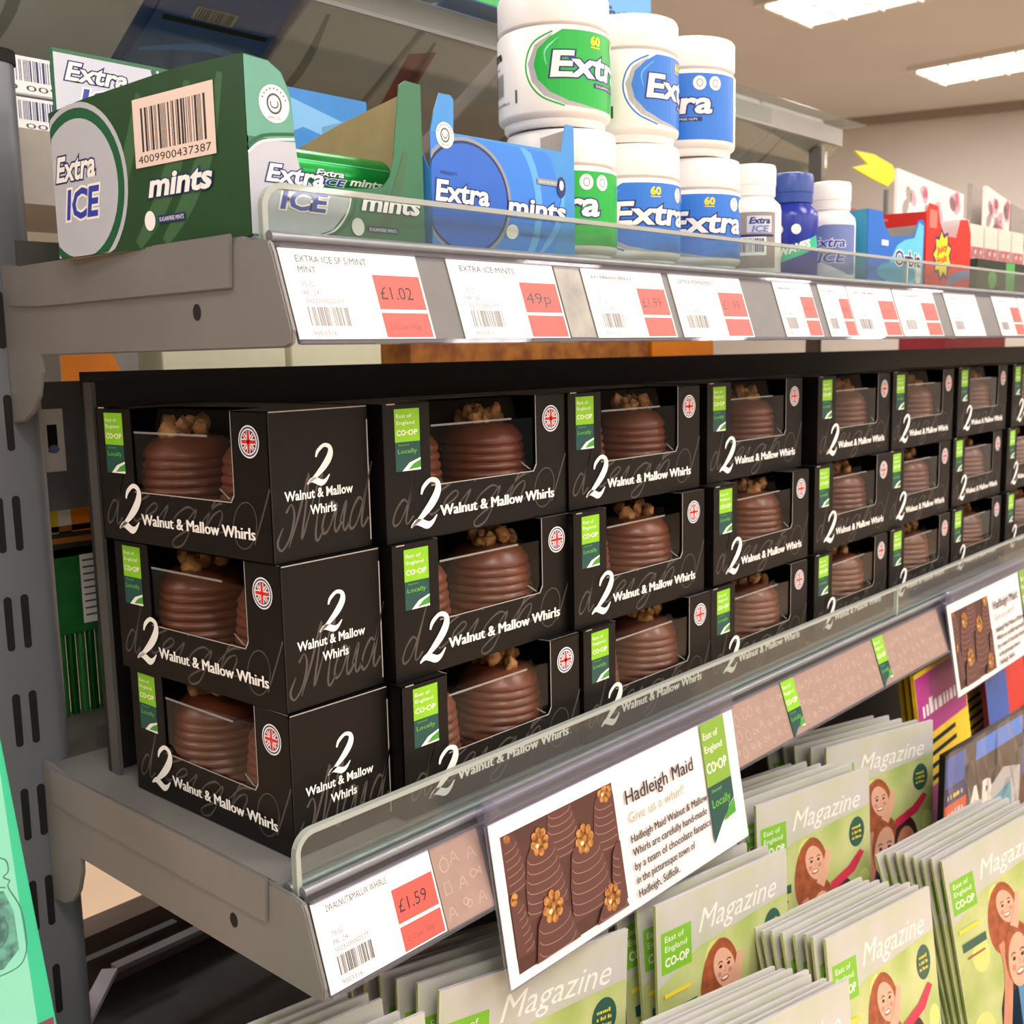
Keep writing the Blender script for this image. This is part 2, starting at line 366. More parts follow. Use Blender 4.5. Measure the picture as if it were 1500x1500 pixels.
def s_last(): return D.objects[-1] if False else LAST[0]
def shelf(z, label, fh, hh=.029, depth_y=.25):
    """z: front lip height"""
    s = empty('metal_shelf', label, 'shelf', (0, 0, z))
    MB().box(XS, -.012, -.024, XE, depth_y, 0, 'shelf_grey').build('deck', s, bevel=.0012)
    # front lip: tubes and channel
    b = MB(); b.cylx(XS + .004, XE, -.016, -.004, .004, 'steel', 12); b.cylx(XS + .004, XE, -.0285, -.0015, .003, 'steel', 12)
    b.box(XS + .004, -.03, -.009, XE, -.012, -.004, 'shelf_grey_dark'); b.build('front_rail', s, smooth=True)
    # bracket (side plate in the y-z plane)
    pts = [(-.024, -.002), (-.034, -.004), (-.0365, -.009), (-.0485, -.045), (-.0475, -.0515), (-.042, -.053), (.204, -.053), (.2045, -.063), (.211, -.078),
           (.2205, -.088), (.234, -.094), (.2495, -.0955), (.2495, .004), (.238, .004), (.205, -.002)]
    MB().prism(pts, (XS - .0005, 0, 0), (0, 1, 0), (0, 0, 1), (.003, 0, 0), 'shelf_grey').build('bracket', s, bevel=.0008); brk = s_last()
    MB().prism([(-.006, .0015), (.235, .0015), (.235, -.022), (.2, -.024), (-.004, -.024)], (XS - .0022, 0, 0), (0, 1, 0), (0, 0, 1), (.0016, 0, 0), 'shelf_grey').build('side_flange', s, bevel=.0005)
    MB().prism([(.0035 * math.cos(R(a)) + .0285, .0042 * math.sin(R(a)) - .034) for a in range(0, 360, 24)], (XS - .0008, 0, 0), (0, 1, 0), (0, 0, 1), (.0006, 0, 0), 'slot_black').build('peg_hole', brk)
    # sloping price channel
    T, B = Vector((0, -.0325, -.006)), Vector((0, -.0475, -.006 - fh)); V = (T - B); vl = V.length; V.normalize(); N = Vector((1, 0, 0)).cross(V)
    MB().prism([(XS + .005, 0), (XE, 0), (XE, vl), (XS + .005, vl)], B, (1, 0, 0), V, N * -.002, 'channel_grey').build('price_channel', s); pcn = LAST[0]
    c = MB()
    c.prism([(XS + .005, -.001), (XE, -.001), (XE, .0012), (XS + .005, .0012)], B + N * .0, (1, 0, 0), V, N * .0018, 'pvc')
    c.prism([(XS + .005, vl - .001), (XE, vl - .001), (XE, vl + .001), (XS + .005, vl + .001)], B, (1, 0, 0), V, N * .003, 'pvc'); c.build('channel_lip', pcn)
    # acrylic riser
    r = MB(); rr = .012; x0 = XS + .003
    pts = [(x0, -.004)] + [(x0 + rr - rr * math.cos(R(a)), hh - rr + rr * math.sin(R(a))) for a in range(0, 91, 10)] + [(XE, hh), (XE, -.004)]
    r.prism(pts, (0, -.0255, 0), (1, 0, 0), (0, 0, 1), (0, .003, 0), 'acrylic_haze'); ar = r.build('acrylic_riser', s)
    e = MB(); q = pts[:-1]; inn = [(x0 + .0028, -.004)] + [(x0 + rr - (rr - .0028) * math.cos(R(a)), hh - rr + (rr - .0028) * math.sin(R(a))) for a in range(0, 91, 10)] + [(XE, hh - .0012)]
    vs = [(a, -.0262, b_) for a, b_ in q] + [(a, -.0262, b_) for a, b_ in inn]; vs += [(a, -.0221, c_) for a, _, c_ in vs]
    n = len(q); fs = []
    for i in range(n - 1): fs += [[i, i + 1, n + i + 1, n + i], [2 * n + i, 3 * n + i, 3 * n + i + 1, 2 * n + i + 1], [i, 2 * n + i, 2 * n + i + 1, i + 1], [n + i, n + i + 1, 3 * n + i + 1, 3 * n + i]]
    e.add(vs, fs, 'acrylic_edge2'); e.build('riser_edge', ar)
    for k in range(3):
        MB().box(.83 + k * .75, -.0262, 0, .832 + k * .75, -.0222, hh, 'acrylic_edge').build('riser_joint', ar)
    return s, B + Vector((0, 0, z)), V, N, vl
clear('acrylic_edge2', 'd5ddd8', haze=.5)
ZU = .3255
lower, LB, LV, LN, Lvl = shelf(0.0, 'lower grey metal shelf with a clear riser, under the chocolate boxes', .046)
upper, UB, UV, UN, Uvl = shelf(ZU, 'upper grey metal shelf with a clear riser, under the mint cartons and gum tubs', .045, .0243)
MB().box(XS + .01, .247, -.035, XE, .252, -.004, 'shelf_grey_dark').build('rear_rail', lower)
MB().box(XS + .01, .247, -.03, XE, .252, .02, 'shelf_grey_dark').build('rear_rail', upper)

# ------------------------------------------------------------------ walnut whirl boxes
W, DP, H = .161, .0702, .08
WX0, WX1, WZ = .225 * W, .81 * W, .395 * H
def whirl_box():
    root = empty('cake_box', 'x', 'box')
    b = MB(); t = .0007
    # front panel with notch open to the top, top panel with the matching notch
    b.prism([(0, 0), (W, 0), (W, H), (WX1, H), (WX1, WZ + .004), (WX1 - .003, WZ), (WX0 + .002, WZ - .001), (WX0, WZ), (WX0, H), (0, H)], (0, 0, 0), (1, 0, 0), (0, 0, 1), (0, t, 0), 'card_black')
    yd = DP * .5
    b.prism([(0, 0), (WX0, 0), (WX0 + .002, yd * .8), (W * .5, yd), (WX1 - .004, yd * .8), (WX1, 0), (W, 0), (W, DP), (0, DP)], (0, 0, H - t), (1, 0, 0), (0, 1, 0), (0, 0, t), 'card_black')
    b.box(0, DP - t, 0, W, DP, H, 'card_black').box(0, 0, 0, t, DP, H, 'card_black').box(W - t, 0, 0, W, DP, H, 'card_black').box(0, 0, 0, W, DP, t, 'card_black')
    ct = b.build('carton', root)
    f = MB(); f.box(WX0 - .003, .0010, WZ - .004, WX1 + .003, .0013, H * .82, 'film'); f.prism([(.001, H * .82), (.0013, H * .82), (yd * .5, H - .0012), (yd * .5 - .0004, H - .0012)], (WX0 - .003, 0, 0), (0, 1, 0), (0, 0, 1), (WX1 - WX0 + .006, 0, 0), 'film'); fo = f.build('window_film', root)
    g = MB(); g.box(WX0 + .002, .0007, H * .815, WX1 - .022, .00098, H * .83, 'film_highlight').prism([(WX1 - .014, WZ + .006), (WX1 - .0128, WZ + .006), (WX1 - .004, WZ + .0006), (WX1 - .0056, WZ + .0006)], (0, .0008, 0), (1, 0, 0), (0, 0, 1), (0, .0002, 0), 'film_highlight'); g.build('crease_highlight', fo)  # bright hazy strips imitate the highlight along the film's fold
    g = MB(); g.box(.004, .004, .0008, W - .004, DP - .004, .004, 'tray_dark'); g.build('inner_tray', root)
    # front print
    p = Print(); p.rect(W * .03, H * .42, W * .03 + .0001, H * .42, 'white_ink')
    script(p, 'd', W * .03, H * .13, H * .36, 'script_grey', .035, xs=.8)
    script(p, 'leigh', W * .17, H * .17, H * .3, 'script_grey', .04, xs=1.75, ymax=WZ - .0015)
    p.ring(W * .86, H * .24, .0095, .013, .0007, 'script_grey', rot=-.35); p.stroke([(W * .905, H * .12), (W * .95, H * .3), (W * .998, H * .5)], .0011, 'script_grey')
    p.up()
    lw = .0006
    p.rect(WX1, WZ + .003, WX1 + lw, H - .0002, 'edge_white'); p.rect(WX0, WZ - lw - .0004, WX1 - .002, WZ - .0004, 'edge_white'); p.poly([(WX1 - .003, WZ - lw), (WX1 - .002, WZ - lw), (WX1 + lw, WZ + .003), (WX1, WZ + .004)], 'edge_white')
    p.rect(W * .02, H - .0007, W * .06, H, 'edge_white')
    p.up()
    coop_label(p, W * .055, H * .515, W * .12, H * .445)
    jack(p, W * .905, H * .8, .0085)
    script(p, '2', W * .115, H * .10, H * .33, 'white_ink', .1, shear=.3)
    p.text('Walnut & Mallow Whirls', W * .265, H * .15, H * .085, 'white_ink', w=W * .65, bd=.06)
    p.build('front_print', ct, plane_map((0, 0, 0), (1, 0, 0), (0, 0, 1)))
    # window outline on the top panel
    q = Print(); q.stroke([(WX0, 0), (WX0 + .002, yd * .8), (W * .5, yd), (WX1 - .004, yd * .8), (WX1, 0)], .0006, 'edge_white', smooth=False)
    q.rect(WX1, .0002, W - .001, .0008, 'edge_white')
    q.build('top_print', ct, plane_map((0, 0, H), (1, 0, 0), (0, 1, 0)))
    # end print (+x face): u runs along +y
    e = Print(); script(e, 'M', DP * .15, H * .12, H * .42, 'script_grey', .032, shear=.3, xs=.62)
    script(e, 'aid', DP * .47, H * .15, H * .42, 'script_grey', .036, shear=.3, xs=.62)
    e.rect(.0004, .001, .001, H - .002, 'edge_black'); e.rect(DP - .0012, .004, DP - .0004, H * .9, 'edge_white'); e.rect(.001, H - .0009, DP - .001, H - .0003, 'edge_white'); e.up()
    script(e, '2', DP * .35, H * .5, H * .25, 'white_ink', .1, shear=.3)
    e.text('Walnut & Mallow', DP * .47, H * .405, H * .066, 'white_ink', w=DP * .68, off=.022, al='C')
    e.text('Whirls', DP * .5, H * .295, H * .066, 'white_ink', w=DP * .26, off=.022, al='C')
    e.build('end_print', ct, plane_map((W, 0, 0), (0, 1, 0), (0, 0, 1)))
    return root
mat('tray_dark', '0c0a09', .3, var=0); mat('edge_black', '060505', .5, var=0)
def whirl():
    root = empty('chocolate_whirl', 'x', 'chocolate')
    b = MB(); prof = [(.0005, 0), (.030, 0)]; n = 9
    for i in range(n):
        for k in range(4):
            t = (i + k / 4) / n; r = .0305 - .0045 * t ** 1.3 + .0011 * math.sin(math.pi * k / 4 * 1.0) - (.0005 if k == 0 else 0); prof.append((r, .001 + t * .049))
    prof += [(.0245, .0525), (.021, .0562), (.013, .0582), (.0005, .059)]
    b.lathe(prof, 'chocolate', 36); b.build('chocolate_body', root, smooth=True)
    wn = MB(); rd = random.Random(3)
    for i in range(11):
        a = i * 2.4; rr = .0035 + .0011 * i; cx, cy, cz = rr * math.cos(a), rr * math.sin(a), .0585 + .007 * math.cos(i) * .35 + .004
        bm = bmesh.new(); bmesh.ops.create_icosphere(bm, subdivisions=2, radius=1)
        sx, sy, sz = rd.uniform(.0035, .0062), rd.uniform(.003, .005), rd.uniform(.004, .0065); an = rd.uniform(0, 3)
        vs = []
        for v in bm.verts:
            k = 1 + .28 * math.sin(v.co.x * 6 + i) * math.sin(v.co.y * 7 + v.co.z * 5)
            x, y, z = v.co.x * sx * k, v.co.y * sy * k, v.co.z * sz * k
            vs.append((cx + x * math.cos(an) - y * math.sin(an), cy + x * math.sin(an) + y * math.cos(an), cz + z))
        wn.add(vs, [[v.index for v in f.verts] for f in bm.faces], 'walnut'); bm.free()
    wn.build('walnut_topping', root, smooth=True); return root
BX = {(1, 0): (.110, .0011), (1, 1): (.1105, .0025), (1, 2): (.1095, .0055), (2, 0): (.1815, -.0085), (2, 1): (.1845, -.0015), (2, 2): (.1845, .0025), (3, 0): (.3445, -.0115), (3, 1): (.3415, -.0065), (3, 2): (.346, .001),
      (4, 0): (.5075, -.0105), (4, 1): (.5146, -.0078), (4, 2): (.5285, .007), (5, 0): (.6845, -.009), (5, 1): (.6931, -.0036), (5, 2): (.7072, .0019), (6, 0): (.8560, -.006), (6, 1): (.8612, -.0007), (6, 2): (.8705, .0016),
      (7, 0): (1.030, -.004), (7, 1): (1.0454, .003), (7, 2): (1.062, .006), (8, 0): (1.212, -.004), (8, 1): (1.226, .002), (8, 2): (1.242, .004)}
ORD = ['', 'first', 'second', 'third', 'fourth', 'fifth', 'sixth', 'seventh', 'eighth']; LVL = ['bottom', 'middle', 'top']
box0 = whirl_box(); wh0 = whirl()
def tree(o): return (o, [tree(c) for c in o.children])
def ctree(proto, kids, used=[]):
    if proto.name not in used: used.append(proto.name); return proto
    def rec(nd, par):
        d = nd[0].copy(); COL.objects.link(d); d.parent = par
        for k in nd[1]: rec(k, d)
        return d
    c = proto.copy(); COL.objects.link(c)
    for k in kids: rec(k, c)
    return c
bk, wk = tree(box0)[1], tree(wh0)[1]
rd = random.Random(5)
for (c, r), (x, y) in BX.items():
    o = ctree(box0, bk); z = .0006 + r * (H + .0003)
    end = ', end-on' if c == 1 else ''
    tag(o, 'black windowed cake box%s, %s of the %s column from the left' % (end, LVL[r], ORD[c]), 'box', 'black boxes of walnut whirls on the lower shelf')
    if c == 1: th = R([.4, 1.9, 3.1][r]); o.rotation_euler.z = R(-90) + th; org = Vector((x - W * math.sin(th), y + W * math.cos(th), z))
    else: o.rotation_euler.z = R(rd.uniform(-.5, .5)); org = Vector((x, y, z))
    o.location = org; mw = Matrix.Translation(org) @ Matrix.Rotation(o.rotation_euler.z, 4, 'Z')
    for k, fx in enumerate((.25, .735)):
        wo = ctree(wh0, wk); wo.location = mw @ Vector((fx * W, DP * .52, .0041)); wo.rotation_euler.z = rd.uniform(0, 6)
        side = ('rear', 'front')[k] if c == 1 else ('left', 'right')[k]
        tag(wo, 'ridged chocolate whirl, %s-hand in the %s box of the %s column from the left' % (side, LVL[r], ORD[c]), 'chocolate', 'walnut whirls inside the black boxes')
# back panel behind the boxes
mat('panel_black', '15120f', .5, var=.2)
bp = empty('back_tray', 'long dark open tray standing behind the black cake boxes', 'tray', (0, 0, 0))
MB().box(.1112, .2, .0006, 2.6, .204, .262, 'panel_black').build('panel', bp); MB().box(.1112, .193, .256, 2.6, .2, .262, 'panel_black').build('top_rim', bp); MB().box(.1112, .19, .0006, .114, .2, .2555, 'panel_grey2').build('side_rim', bp) if mat('panel_grey2', '4c4a48', .5) else None

# ------------------------------------------------------------------ price labels
def label_card(shelfid, x0, x1, title, title2, price, label, sub='', z=0):
    B, V, N, vl = (UB, UV, UN, Uvl) if shelfid else (LB, LV, LN, Lvl)
    o = MB().prism([(0, .0016), (x1 - x0, .0016), (x1 - x0, vl - .001), (0, vl - .001)], (0, 0, 0), (1, 0, 0), V, N * .0006, 'label_white').build('price_label')
    o.location = B + Vector((x0, 0, 0)) + N * .0003
    tag(o, label, 'price label', 'price labels on the shelf edges')
    w_ = x1 - x0; h = vl; p = Print(); s = w_ / .09
    if not price: p.scrib(w_ * .2, h * .5, w_ * .4, h * .05, 'text_pale')
    if price: p.rect(w_ * .62, h * .36, w_ * .985, h * .74, 'price_red'); p.rect(w_ * .62, h * .05, w_ * .985, h * .32, 'price_red')
    p.up()
    if title and title[0] == '~': p.scrib(w_ * .1, h * .85, w_ * .5, h * .05, 'text_pale')
    elif title: p.text(title, w_ * .1, h * .84, h * .075, 'text_grey', w=w_ * (.5 if len(title) > 11 else .4))
    if title2: p.text(title2, w_ * .1, h * .73, h * .07, 'text_grey')
    if price == '~': p.scrib(w_ * .68, h * .5, w_ * .2, h * .09, 'price_dim')
    elif price: p.text(price, w_ * .65, h * .47, h * .15, 'text_dark' if price in ('£1.59', '£1.02') else 'text_grey', w=w_ * .25)
    p.text('75 G', w_ * .1, h * .58, h * .055, 'text_pale'); p.text('PK: 24', w_ * .1, h * .49, h * .055, 'text_pale')
    p.text('5023100002577', w_ * .1, h * .41, h * .05, 'text_pale', w=w_ * .27)
    p.barcode(w_ * .1, h * .17, w_ * .28, h * .2, 'text_grey' if not shelfid else 'text_pale', seed=int(x0 * 1000))
    p.text('9003316', w_ * .1, h * .07, h * .055, 'text_pale', w=w_ * .16)
    if sub: p.text(sub, w_ * .66, h * .14, h * .06, 'text_grey', w=w_ * .24)
    p.build('label_print', o, plane_map(N * .0006, (1, 0, 0), V))
    return o
UL = [(.0925, .1795, 'EXTRA ICE SF S/MINT', 'MINT', '£1.02', 'white price label reading £1.02, first on the upper shelf edge', '2.55 per 100g'),
      (.202, .2905, 'EXTRA ICE MINTS', '', '49p', 'white price label reading 49p, second on the upper shelf edge', ''),
      (.318, .4045, '~', '', '£1.99', 'white price label reading £1.99, third on the upper shelf edge, left of its twin', ''),
      (.413, .506, 'EXTRA PEPPERMINT', '', '£1.99', 'white price label reading £1.99, fourth on the upper shelf edge, right of its twin', ''),
      (.5555, .617, '~', '', '~', 'narrow price label alone below the white and blue gum bottles', ''),
      (.6305, .681, '~', '', '~', 'narrow price label below the blue fruit gum carton, leftmost of three touching', ''),
      (.683, .775, '~', '', '~', 'price label in the middle of three touching labels on the upper shelf edge', ''),
      (.778, .873, '~', '', '~', 'price label below the red gum carton, rightmost of three touching', ''),
      (.902, .99, '~', '', '', 'plain white label without red below the dark green pack', ''),
      (1.04, 1.12, '~', '', '~', 'price label just left of the image edge on the upper shelf', ''),
      (1.123, 1.21, '~', '', '~', 'price label at the right image edge on the upper shelf', '')]
for a in UL:
    o = label_card(1, a[0], a[1], a[2], a[3], a[4], a[5], a[6])
label_card(0, .0925, .1745, '2WALNUT&MALLW WHIRLS', '', '£1.59', 'white price label reading £1.59, at the left end of the lower shelf edge', '2.12 per 100g')
# shiny filler pieces in the upper channel
mat('foil_strip', '9a958a', .35, metal=.2, var=0, col2='6d6962', scale=30)
for x0, x1, nm in ((.2925, .3165, 'shiny metal gap in the price channel after the 49p label'),):
    o = MB().prism([(0, .002), (x1 - x0, .002), (x1 - x0, Uvl - .001), (0, Uvl - .001)], (0, 0, 0), (1, 0, 0), UV, UN * .0005, 'foil_strip').build('channel_filler'); o.location = UB + Vector((x0, 0, 0)); tag(o, nm, 'strip')
# brown illustrated strip of the lower shelf edge
def doodle(p, x, y, s, k):
    m = 'strip_line'; wd = .0004
    if k == 0: p.ring(x, y, s * .5, s * .6, wd, m, n=16); p.stroke([(x, y + s * .6), (x + .1 * s, y + .9 * s)], wd, m)
    if k == 1: p.stroke([(x - s * .4, y - s * .5), (x + s * .4, y - s * .5), (x + s * .3, y + s * .5), (x - s * .3, y + s * .5)], wd, m, smooth=False, closed=True)
    if k == 2: p.stroke([(x - s * .6, y), (x - .2 * s, y + .35 * s), (x + s * .4, y), (x + .7 * s, y + .3 * s), (x + .7 * s, y - .3 * s), (x + .4 * s, y), (x - .2 * s, y - .35 * s)], wd, m, closed=True)
    if k == 3: p.ring(x, y, s * .3, s * .3, wd, m, n=14); p.ring(x + .35 * s, y - .3 * s, s * .3, s * .3, wd, m, n=14)
    if k == 4: p.stroke([(x - .5 * s, y - .4 * s), (x, y + .6 * s), (x + .5 * s, y - .4 * s)], wd, m); p.stroke([(x - .2 * s, y), (x + .2 * s, y)], wd, m)
def strip(x0, x1, label):
    o = MB().prism([(0, .0012), (x1 - x0, .0012), (x1 - x0, Lvl - .001), (0, Lvl - .001)], (0, 0, 0), (1, 0, 0), LV, LN * .0005, 'strip_brown').build('edge_strip')
    o.location = LB + Vector((x0, 0, 0)) + LN * .0002; tag(o, label, 'shelf strip', 'brown illustrated strips on the lower shelf edge')
    p = Print(); r_ = random.Random(int(x0 * 999)); x = .006
    while x < x1 - x0 - .006:
        for y in (.01, .022, .035): doodle(p, x + r_.uniform(-.002, .002), y + r_.uniform(-.002, .002), .0065, r_.randrange(5))
        x += .0115
    p.build('line_drawings', o, plane_map(LN * .0005, (1, 0, 0), LV)); return o
strip(.1755, .2135, 'short brown illustrated strip between the £1.59 label and the hanging sign')
strip(.484, .912, 'long brown illustrated strip between the two hanging signs')
for x0, lab in ((.576, 'small green and teal tag on the brown strip, left of the pair'), (.7528, 'small green and teal tag on the brown strip, right of the pair'), (.93, 'small green and teal tag on the brown strip, behind the second sign')):
    if x0 > .9: continue
    o = MB().prism([(0, .012), (.011, .0075), (.022, .0075), (.022, Lvl - .001), (0, Lvl - .001)], (0, 0, 0), (1, 0, 0), LV, LN * .0004, 'coop_dark').build('shelf_tag')
    o.location = LB + Vector((x0, 0, 0)) + LN * .0012; tag(o, lab, 'tag', 'green local food tags on the lower shelf edge')
    p = Print(); coop_label(p, 0, .0, .022, Lvl - .001, ribbon=True); p.build('tag_print', o, plane_map(LN * .0004, (1, 0, 0), LV))
# hanging signs
mat('sign_white', 'f0e9ea', .4, var=.01); mat('photo_brown', '4b2b26', .4, var=.1, scale=80); mat('photo_ridge', '9c7a70', .4, var=0); mat('photo_choc', '5a3530', .4, var=0); mat('photo_nut', 'c98f4a', .4, col2='8f5520', scale=350); mat('photo_nut_hi', 'f0cf9a', .5, var=0)
mat('coop_soft', '7fa93a', .45, var=0)
def hang_sign(x0, x1, lab):
    root = empty('hanging_sign', lab, 'sign', (x0, 0, 0), group='hanging product signs on the lower shelf edge')
    T = Vector((0, -.0425, -.004)); B = Vector((0, -.0585, -.101)); V = T - B; h = V.length; V.normalize(); N = Vector((1, 0, 0)).cross(V); w_ = x1 - x0
    MB().prism([(0, 0), (w_, 0), (w_, h), (0, h)], B, (1, 0, 0), V, N * -.0007, 'sign_white').build('card', root); scd = LAST[0]
    c = MB(); c.prism([(-.002, -.002), (w_ + .002, -.002), (w_ + .002, h), (-.002, h)], B - N * .0012, (1, 0, 0), V, N * -.0004, 'pvc')
    c.prism([(-.002, h), (w_ + .002, h), (w_ + .002, h + .017), (-.002, h + .017)], B, (1, 0, 0), V, N * .0008, 'pvc'); c.build('plastic_holder', root)
    MB().cylx(-.004, .004, -.0425, .004, .006, 'pvc', 16).build('clip', root)
    p = Print(); p.rect(w_ * .03, h * .06, w_ * .43, h * .9, 'photo_brown'); p.up()
    X0, Y0, X1, Y1 = w_ * .03, h * .06, w_ * .43, h * .9
    def pc(x, y, s):
        x = X0 + x * (X1 - X0); y = Y0 + y * (Y1 - Y0); r_ = s * .0135
        cl = lambda a, b: (min(max(a, X0), X1), min(max(b, Y0), Y1))
        p.poly([cl(x + r_ * (1.45 * u), y + r_ * v) for u, v in ((-1, -2.6), (1, -2.6), (.93, -1), (.7, .3), (.4, .8), (-.4, .8), (-.7, .3), (-.93, -1))], 'photo_choc'); p.up()
        for k in range(6):
            yy = y + r_ * (.15 - k * .45); ww = r_ * (1.0 + k * .09)
            q = [(x + ww * u, yy - r_ * .38 * math.sqrt(max(0, 1 - u * u))) for u in (-1, -.85, -.5, 0, .5, .85, 1)]
            q = [a for a in q if X0 < a[0] < X1 and Y0 < a[1] < Y1]
            if len(q) > 2: p.stroke(q, .00045, 'photo_ridge')
        rr = random.Random(int(x * 1e5))
        for k in range(8):
            a = k * .8; qx = x + r_ * .38 * math.cos(a); qy = y + r_ * (.75 + .42 * math.sin(a))
            if X0 + .003 < qx < X1 - .003 and Y0 < qy < Y1 - .002: p.ell(qx, qy, r_ * .28, r_ * .22, 'photo_nut', n=9, rot=a)
        if X0 + .004 < x < X1 - .004 and y + r_ < Y1: p.ell(x, y + r_ * .75, r_ * .3, r_ * .32, 'photo_nut', n=10)
        p.up()
        if X0 < x < X1 and y + r_ < Y1: p.ell(x - r_ * .2, y + r_ * .6, r_ * .13, r_ * .11, 'photo_nut_hi', n=8)
        p.up()
    for q in ((.02, .9, .8), (.5, .97, .8), (.92, .86, .85), (.3, .72, .95), (.68, .56, 1.05), (.0, .45, .8), (1.02, .42, .85), (.33, .2, 1.1), (.85, .02, 1)): pc(*q)
    gx = w_ * .825
    coop_label(p, gx, h * .0 + h * .1, w_ * .12, h * .9, top='coop_soft', ribbon=True)
    p.text('Hadleigh Maid', w_ * .47, h * .71, h * .105, 'text_dark', w=w_ * .30, bd=.02)
    p.text('Give us a whirl!', w_ * .47, h * .58, h * .075, 'give_grey', w=w_ * .245)
    for k, t in enumerate(('Hadleigh Maid Walnut & Mallow', 'Whirls are carefully hand-made', 'by a team of chocolate fanatics', 'in the picturesque town of', 'Hadleigh, Suffolk.')):
        p.text(t, w_ * .47, h * (.445 - k * .094), h * .058, 'text_dark', w=w_ * (.345, .335, .345, .26, .18)[k], bd=.03)
    p.build('sign_print', scd, plane_map(B, (1, 0, 0), V))
mat('give_grey', 'aaa396', .5, var=0)
hang_sign(.2145, .4856, 'white Hadleigh Maid hanging sign with chocolate photo, left one beside the £1.59 label')
hang_sign(.9187, 1.19, 'white Hadleigh Maid hanging sign with chocolate photo, cut by the right edge')

# ------------------------------------------------------------------ mint cartons on the upper shelf
mat('green_dark', '1c4526', .38, var=.06); mat('green_panel', '2f6f4c', .38, var=.04); mat('green_teal', '5f9f8b', .35, var=.03); mat('silver_ink', 'b9bcc8', .3, var=.02); mat('band_green', '0f5a38', .4, var=0); mat('swoosh_green', '3a6440', .4, var=0)
mat('navy', '1c2a6e', .4, var=0); mat('ice_blue', '2d3fae', .4, var=0); mat('kraft', 'a08d66', .85, var=.06); mat('kraft_grey', 'b4aca2', .85, var=.05); mat('label_pink', 'e9d3c8', .45, var=0)
mat('mint_white', 'f2f2f2', .3, var=.02); mat('foil_green', '1fa045', .22, metal=.55, var=.05); mat('foil_dark', '0c5a24', .25, metal=.5, var=.05); mat('foil_pale', '7fdcae', .25, metal=.5, var=0)
mat('blue_card', '3d8fd8', .35, var=.03); mat('blue_deep', '1f62c8', .35, var=.03); mat('blue_light', '86c4f2', .35, var=0); mat('grey_ring', '8b93a0', .35, var=0); mat('navy_ring', '12245e', .4, var=0)
ZS = ZU + .0004
def brand(p, x, y, h, w_, shear=.25, sub='ICE', hs=None):
    """outlined word with a second line under it"""
    p.text('Extra', x, y, h, 'navy', w=w_, shear=shear, off=.075); p.up(); p.text('Extra', x, y, h, 'white_ink', w=w_, shear=shear, off=.025); p.up()
    if sub:
        hs = hs or h * 1.15
        p.text(sub, x + w_ * .22, y - hs * 1.3, hs, 'white_ink', w=w_ * .85, shear=.2, off=.09); p.up(); p.text(sub, x + w_ * .22, y - hs * 1.3, hs, 'ice_blue', w=w_ * .85, shear=.2, off=.03); p.up()
def seal(p, x, y, r):
    p.ell(x, y, r, r, 'white_ink'); p.up(); p.ring(x, y, r * .45, r * .5, r * .12, 'text_grey', n=20); p.ring(x, y, r * .25, r * .22, r * .08, 'text_grey', a0=150, a1=400, n=14)
    for k in range(9):
        a = R(20 + k * 17.5); p.ell(x + r * .8 * math.cos(a), y + r * .8 * math.sin(a), r * .06, r * .06, 'text_grey', n=5)
    p.text('APPROVED', x, y - r * .82, r * .16, 'text_grey', w=r * .9, al='C'); p.up()
